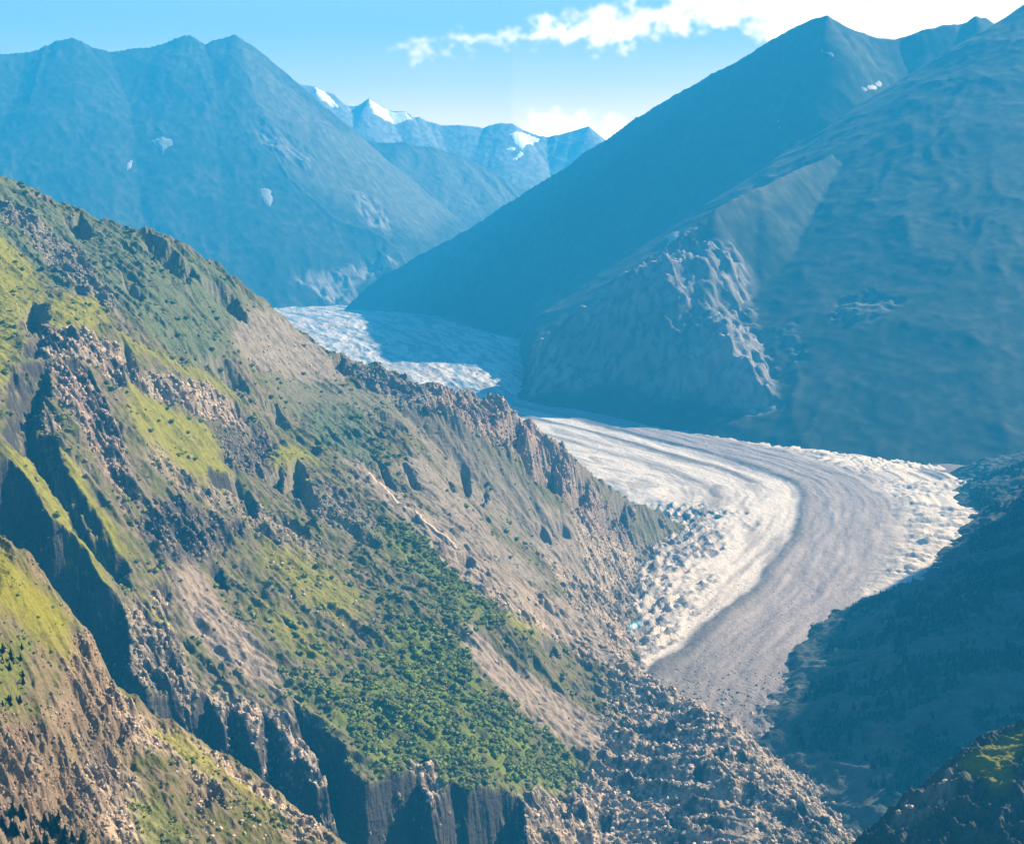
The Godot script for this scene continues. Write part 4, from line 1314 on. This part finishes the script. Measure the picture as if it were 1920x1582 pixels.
func scatter_shrubs(land: Land, called: String, tries: int, small: float, large: float) -> void:
	var where := [[], []]
	var tints := [PackedColorArray(), PackedColorArray()]
	for k in tries * 3:
		var x := rng.randf_range(land.xs[0], land.xs[land.nx - 1])
		var d := rng.randf_range(land.ds[0], land.ds[land.nd - 1])
		var g := land.near_index(x, d)
		var clump := smoothstep(-0.25, 0.35, land.lo_n.get_noise_2d(x / (70.0 if land.style == 0 else 22.0), d / (70.0 if land.style == 0 else 22.0)))
		if rng.randf() * 3.0 > land.bush[g] * (0.12 + 1.15 * clump) or not in_view(land, x, d):
			continue
		if land.style == 0 and d > land.lerp_table(x).x + 10.0:
			continue
		var s := small + (large - small) * pow(rng.randf(), 2.5)
		var c := land.col[g]
		var m := rng.randf_range(0.65, 1.6)
		var n := k % 2
		where[n].append(Transform3D(Basis(Vector3.UP, rng.randf() * TAU).scaled_local(Vector3(s, s * rng.randf_range(0.6, 0.95), s) * 0.85), spot(x, d, land.height(x, d) - 0.1 * s)))
		tints[n].append(Color(minf(c.r, 0.10) * m, minf(c.g, 0.125) * m, minf(c.b, 0.03) * m))
	for n in 2:
		scatter(called, shrub_meshes[n], mats.leaf, where[n], tints[n])


func scatter_forest(land: Land, called: String, tries: int) -> void:
	var where := []
	var tints := PackedColorArray()
	for k in tries * 4:
		var x := rng.randf_range(240.0, 1250.0)
		var d := rng.randf_range(1450.0, 3500.0)
		var r := land.rim_distance(x, d)
		if r < 30.0 or not in_view(land, x, d):
			continue
		if land.lo_n.get_noise_2d(x / 190.0, d / 190.0) + 0.5 * land.hi_n.get_noise_2d(x / 60.0, d / 60.0) < 0.02 + rng.randf_range(-0.2, 0.2):
			continue
		var z := rng.randf_range(5.0, 13.0)
		where.append(Transform3D(Basis(Vector3.UP, rng.randf() * TAU).scaled_local(Vector3(z * 1.3, z, z * 1.3)), spot(x, d, land.height(x, d) - 0.06 * z)))
		var m := rng.randf_range(0.7, 1.5)
		tints.append(Color(m, m, m))
		if where.size() == tries:
			break
	scatter(called, crown_mesh, mats.leaf, where, tints)


func scatter_debris(land: Land, called: String, tries: int) -> void:
	var where := []
	var tints := PackedColorArray()
	for k in tries:
		var x := rng.randf_range(100.0, 700.0)
		var d := rng.randf_range(1640.0, 2700.0)
		if land.rim_distance(x, d) < -190.0 and d > 1950.0:
			continue
		var toe := smoothstep(2350.0, 1950.0, d)
		if rng.randf() > 0.12 + 0.8 * toe:
			continue
		var s := 1.2 + 4.5 * pow(rng.randf(), 4.0) * (0.5 + toe)
		var b := Basis.from_euler(Vector3(rng.randf() * TAU, rng.randf() * TAU, rng.randf() * TAU)).scaled_local(Vector3(s, s * 0.7, s * 0.9) * 0.6)
		var m := rng.randf_range(0.16, 0.42)
		where.append(Transform3D(b, spot(x, d, maxf(land.height(x, d), bed_land.height(x, d) - 9.0) + s * 0.05)))
		tints.append(Color(m, m * 0.84, m * 0.72))
	scatter(called, rock_meshes[3], mats.rock, where, tints)


func zone_points(land: Land, s: String, n: int) -> PackedVector2Array:
	var q := PackedVector2Array()
	var lo := Vector2(1e9, 1e9)
	var hi := -lo
	for w in s.split(" ", false):
		var f := w.split_floats(",")
		q.append(Vector2(f[0], f[1]))
		lo = lo.min(q[q.size() - 1])
		hi = hi.max(q[q.size() - 1])
	land.p = q
	var out := PackedVector2Array()
	for k in n * 60:
		var a := Vector2(rng.randf_range(lo.x, hi.x), rng.randf_range(lo.y, hi.y))
		if land.in_poly(a) > 0.0 and in_view(land, a.x, a.y):
			out.append(a)
			if out.size() == n:
				break
	return out


func tinted(mesh: ArrayMesh, c: Color) -> ArrayMesh:
	var a := mesh.surface_get_arrays(0)
	var v: PackedVector3Array = a[Mesh.ARRAY_VERTEX]
	var old = a[Mesh.ARRAY_COLOR]
	var cc := PackedColorArray()
	cc.resize(v.size())
	for k in v.size():
		cc[k] = c if old == null else c * old[k]
	a[Mesh.ARRAY_COLOR] = cc
	var m := ArrayMesh.new()
	m.add_surface_from_arrays(Mesh.PRIMITIVE_TRIANGLES, a)
	return m


func boulders(land: Land, s: String, n: int, small: float, large: float, label: String, group: String) -> void:
	var kinds := []
	for k in 4:
		var w := rng.randf_range(0.85, 1.2)
		kinds.append(tinted(rock_meshes[k], Color(0.36 * w, 0.28 * w, 0.20 * w)))
	var proto: MeshInstance3D
	for a in zone_points(land, s, n):
		var o: MeshInstance3D = proto.duplicate() if proto else MeshInstance3D.new()
		o.name = "boulder"
		o.mesh = kinds[rng.randi() % 4]
		o.material_override = mats.rock
		var z := small + (large - small) * pow(rng.randf(), 2.0)
		o.position = spot(a.x, a.y, land.height(a.x, a.y) + z * 0.08)
		o.rotation = Vector3(rng.randf_range(-0.4, 0.4), rng.randf() * TAU, rng.randf_range(-0.4, 0.4))
		o.scale = Vector3(z, z * rng.randf_range(0.55, 0.85), z * rng.randf_range(0.7, 1.0)) * 0.6
		tag(o, label, "boulder", group)
		add_child(o, true)
		proto = o


func shrubs(land: Land, s: String, n: int, small: float, large: float, label: String, group: String) -> void:
	var kinds := []
	for k in 4:
		var w := rng.randf_range(0.65, 1.45)
		kinds.append(tinted(shrub_meshes[k], Color(0.110 * w, 0.145 * w, 0.022 * w)))
	var proto: MeshInstance3D
	for a in zone_points(land, s, n):
		var o: MeshInstance3D = proto.duplicate() if proto else MeshInstance3D.new()
		o.name = "shrub"
		o.mesh = kinds[rng.randi() % 4]
		o.material_override = mats.leaf
		var z := rng.randf_range(small, large)
		o.position = spot(a.x, a.y, land.height(a.x, a.y) - 0.1 * z)
		o.rotation = Vector3(0, rng.randf() * TAU, 0)
		o.scale = Vector3(z, z * rng.randf_range(0.65, 1.0), z) * 0.85
		tag(o, label, "shrub", group)
		add_child(o, true)
		proto = o


func conifers(land: Land, s: String, n: int, small: float, large: float, label: String, group: String) -> void:
	var proto: Node3D
	for a in zone_points(land, s, n):
		var o: Node3D
		if proto:
			o = proto.duplicate()
		else:
			o = Node3D.new()
			var trunk := MeshInstance3D.new()
			trunk.name = "trunk"
			trunk.mesh = trunk_mesh
			trunk.position.y = 0.48
			trunk.material_override = mats.bark
			o.add_child(trunk)
			var crown := MeshInstance3D.new()
			crown.name = "crown"
			crown.mesh = crown_mesh
			crown.material_override = mats.leaf
			o.add_child(crown)
		o.name = "conifer"
		var z := rng.randf_range(small, large)
		o.position = spot(a.x, a.y, land.height(a.x, a.y) - 0.03 * z)
		o.rotation = Vector3(0, rng.randf() * TAU, 0)
		o.scale = Vector3(z * 1.15, z, z * 1.15)
		tag(o, label, "tree", group)
		add_child(o, true)
		proto = o


func crag(land: Land, x: float, d: float, size: Vector3, c: Color, label: String, turn: float) -> void:
	var o := MeshInstance3D.new()
	o.name = "rock_outcrop"
	o.mesh = tinted(rock_mesh(int(absf(x) * 3.0 + d), 16, 22, 14, 0.55), c)
	o.material_override = mats.crag
	o.position = spot(x, d, land.height(x, d) - size.y * 0.12)
	o.rotation = Vector3(0, turn, 0.08)
	o.scale = size * Vector3(0.6, 0.75, 0.6)
	tag(o, label, "rock")
	add_child(o, true)


# a sheet of snow, a few metres thick, that lies on the ground and thins out to its edge
func drape(land: Land, s: String, step: float, thick: float, jag: float) -> ArrayMesh:
	var q := PackedVector2Array()
	var lo := Vector2(1e9, 1e9)
	var hi := -lo
	for w in s.split(" ", false):
		var f := w.split_floats(",")
		q.append(Vector2(f[0], f[1]))
		lo = lo.min(q[q.size() - 1])
		hi = hi.max(q[q.size() - 1])
	land.p = q
	var nx := int((hi.x - lo.x) / step) + 2
	var nd := int((hi.y - lo.y) / step) + 2
	var v := []
	for j in nd + 1:
		for i in nx + 1:
			var x := lo.x - step * 0.5 + i * step
			var d := lo.y - step * 0.5 + j * step
			var r := land.in_poly(Vector2(x, d)) + jag * land.hi_n.get_noise_2d(x / (jag * 3.0), d / (jag * 3.0))
			v.append([Vector3(x, land.height(x, d) + 720.0 + clampf(r / (2.0 * step), -0.4, 1.0) * thick, -d), r])
	var st := SurfaceTool.new()
	st.begin(Mesh.PRIMITIVE_TRIANGLES)
	for j in nd:
		for i in nx:
			var a := j * (nx + 1) + i
			var k := [a, a + nx + 1, a + 1, a + nx + 2]
			if maxf(maxf(v[k[0]][1], v[k[1]][1]), maxf(v[k[2]][1], v[k[3]][1])) < 0.0:
				continue
			for e in [0, 1, 2, 2, 1, 3]:
				st.add_vertex(v[k[e]][0])
	st.index()
	st.generate_normals()
	return st.commit()


func snow(land: Land, s: String, step: float, thick: float, label: String) -> void:
	var o := MeshInstance3D.new()
	o.name = "snow_patch"
	o.mesh = drape(land, s, step, thick, 13.0)
	o.material_override = mats.snow if land.style != 4 else mats.fresh_snow
	tag(o, label, "snow")
	add_child(o, true)


func pool(land: Land, s: String) -> void:
	var o := MeshInstance3D.new()
	o.name = "meltwater_pool"
	var m := StandardMaterial3D.new()
	m.resource_name = "meltwater"
	m.albedo_color = lin(Color(0.03, 0.11, 0.15))
	m.roughness = 0.45
	m.metallic_specular = 0.3
	o.mesh = drape(land, s, 3.0, 1.0, 4.0)
	o.material_override = m
	tag(o, "teal meltwater pool among the broken ice beside the hillside", "pool")
	add_child(o, true)


func footpath(land: Land, s: String, width: float) -> void:
	var q := []
	for w in s.split(" ", false):
		var f := w.split_floats(",")
		q.append(Vector2(f[0], f[1]))
	var c := Curve2D.new()
	for a in q:
		c.add_point(a)
	var st := SurfaceTool.new()
	st.begin(Mesh.PRIMITIVE_TRIANGLES)
	var l := c.get_baked_length()
	var before := []
	var n := int(l / 4.0)
	for k in n + 1:
		var a := c.sample_baked(l * k / n)
		var b := c.sample_baked(minf(l, l * k / n + 3.0)) - c.sample_baked(maxf(0.0, l * k / n - 3.0))
		var side_v := Vector2(-b.y, b.x).normalized() * width * (0.7 + 0.5 * rng.randf())
		a += side_v * 0.25 * sin(k * 0.9)
		var y := maxf(land.height(a.x, a.y), maxf(land.height(a.x + side_v.x, a.y + side_v.y), land.height(a.x - side_v.x, a.y - side_v.y))) + 0.25
		var pair := [spot(a.x + side_v.x, a.y + side_v.y, y), spot(a.x - side_v.x, a.y - side_v.y, y), spot(a.x + side_v.x * 1.4, a.y + side_v.y * 1.4, y - 5.0), spot(a.x - side_v.x * 1.4, a.y - side_v.y * 1.4, y - 5.0)]
		if before:
			for e in [[0, 1], [2, 0], [1, 3]]:
				st.add_vertex(before[e[0]])
				st.add_vertex(pair[e[0]])
				st.add_vertex(before[e[1]])
				st.add_vertex(before[e[1]])
				st.add_vertex(pair[e[0]])
				st.add_vertex(pair[e[1]])
		before = pair
	st.generate_normals()
	var m := StandardMaterial3D.new()
	m.resource_name = "path gravel"
	m.albedo_color = lin(Color(0.30, 0.235, 0.165))
	m.roughness = 0.95
	structure("path", st.commit(), m)
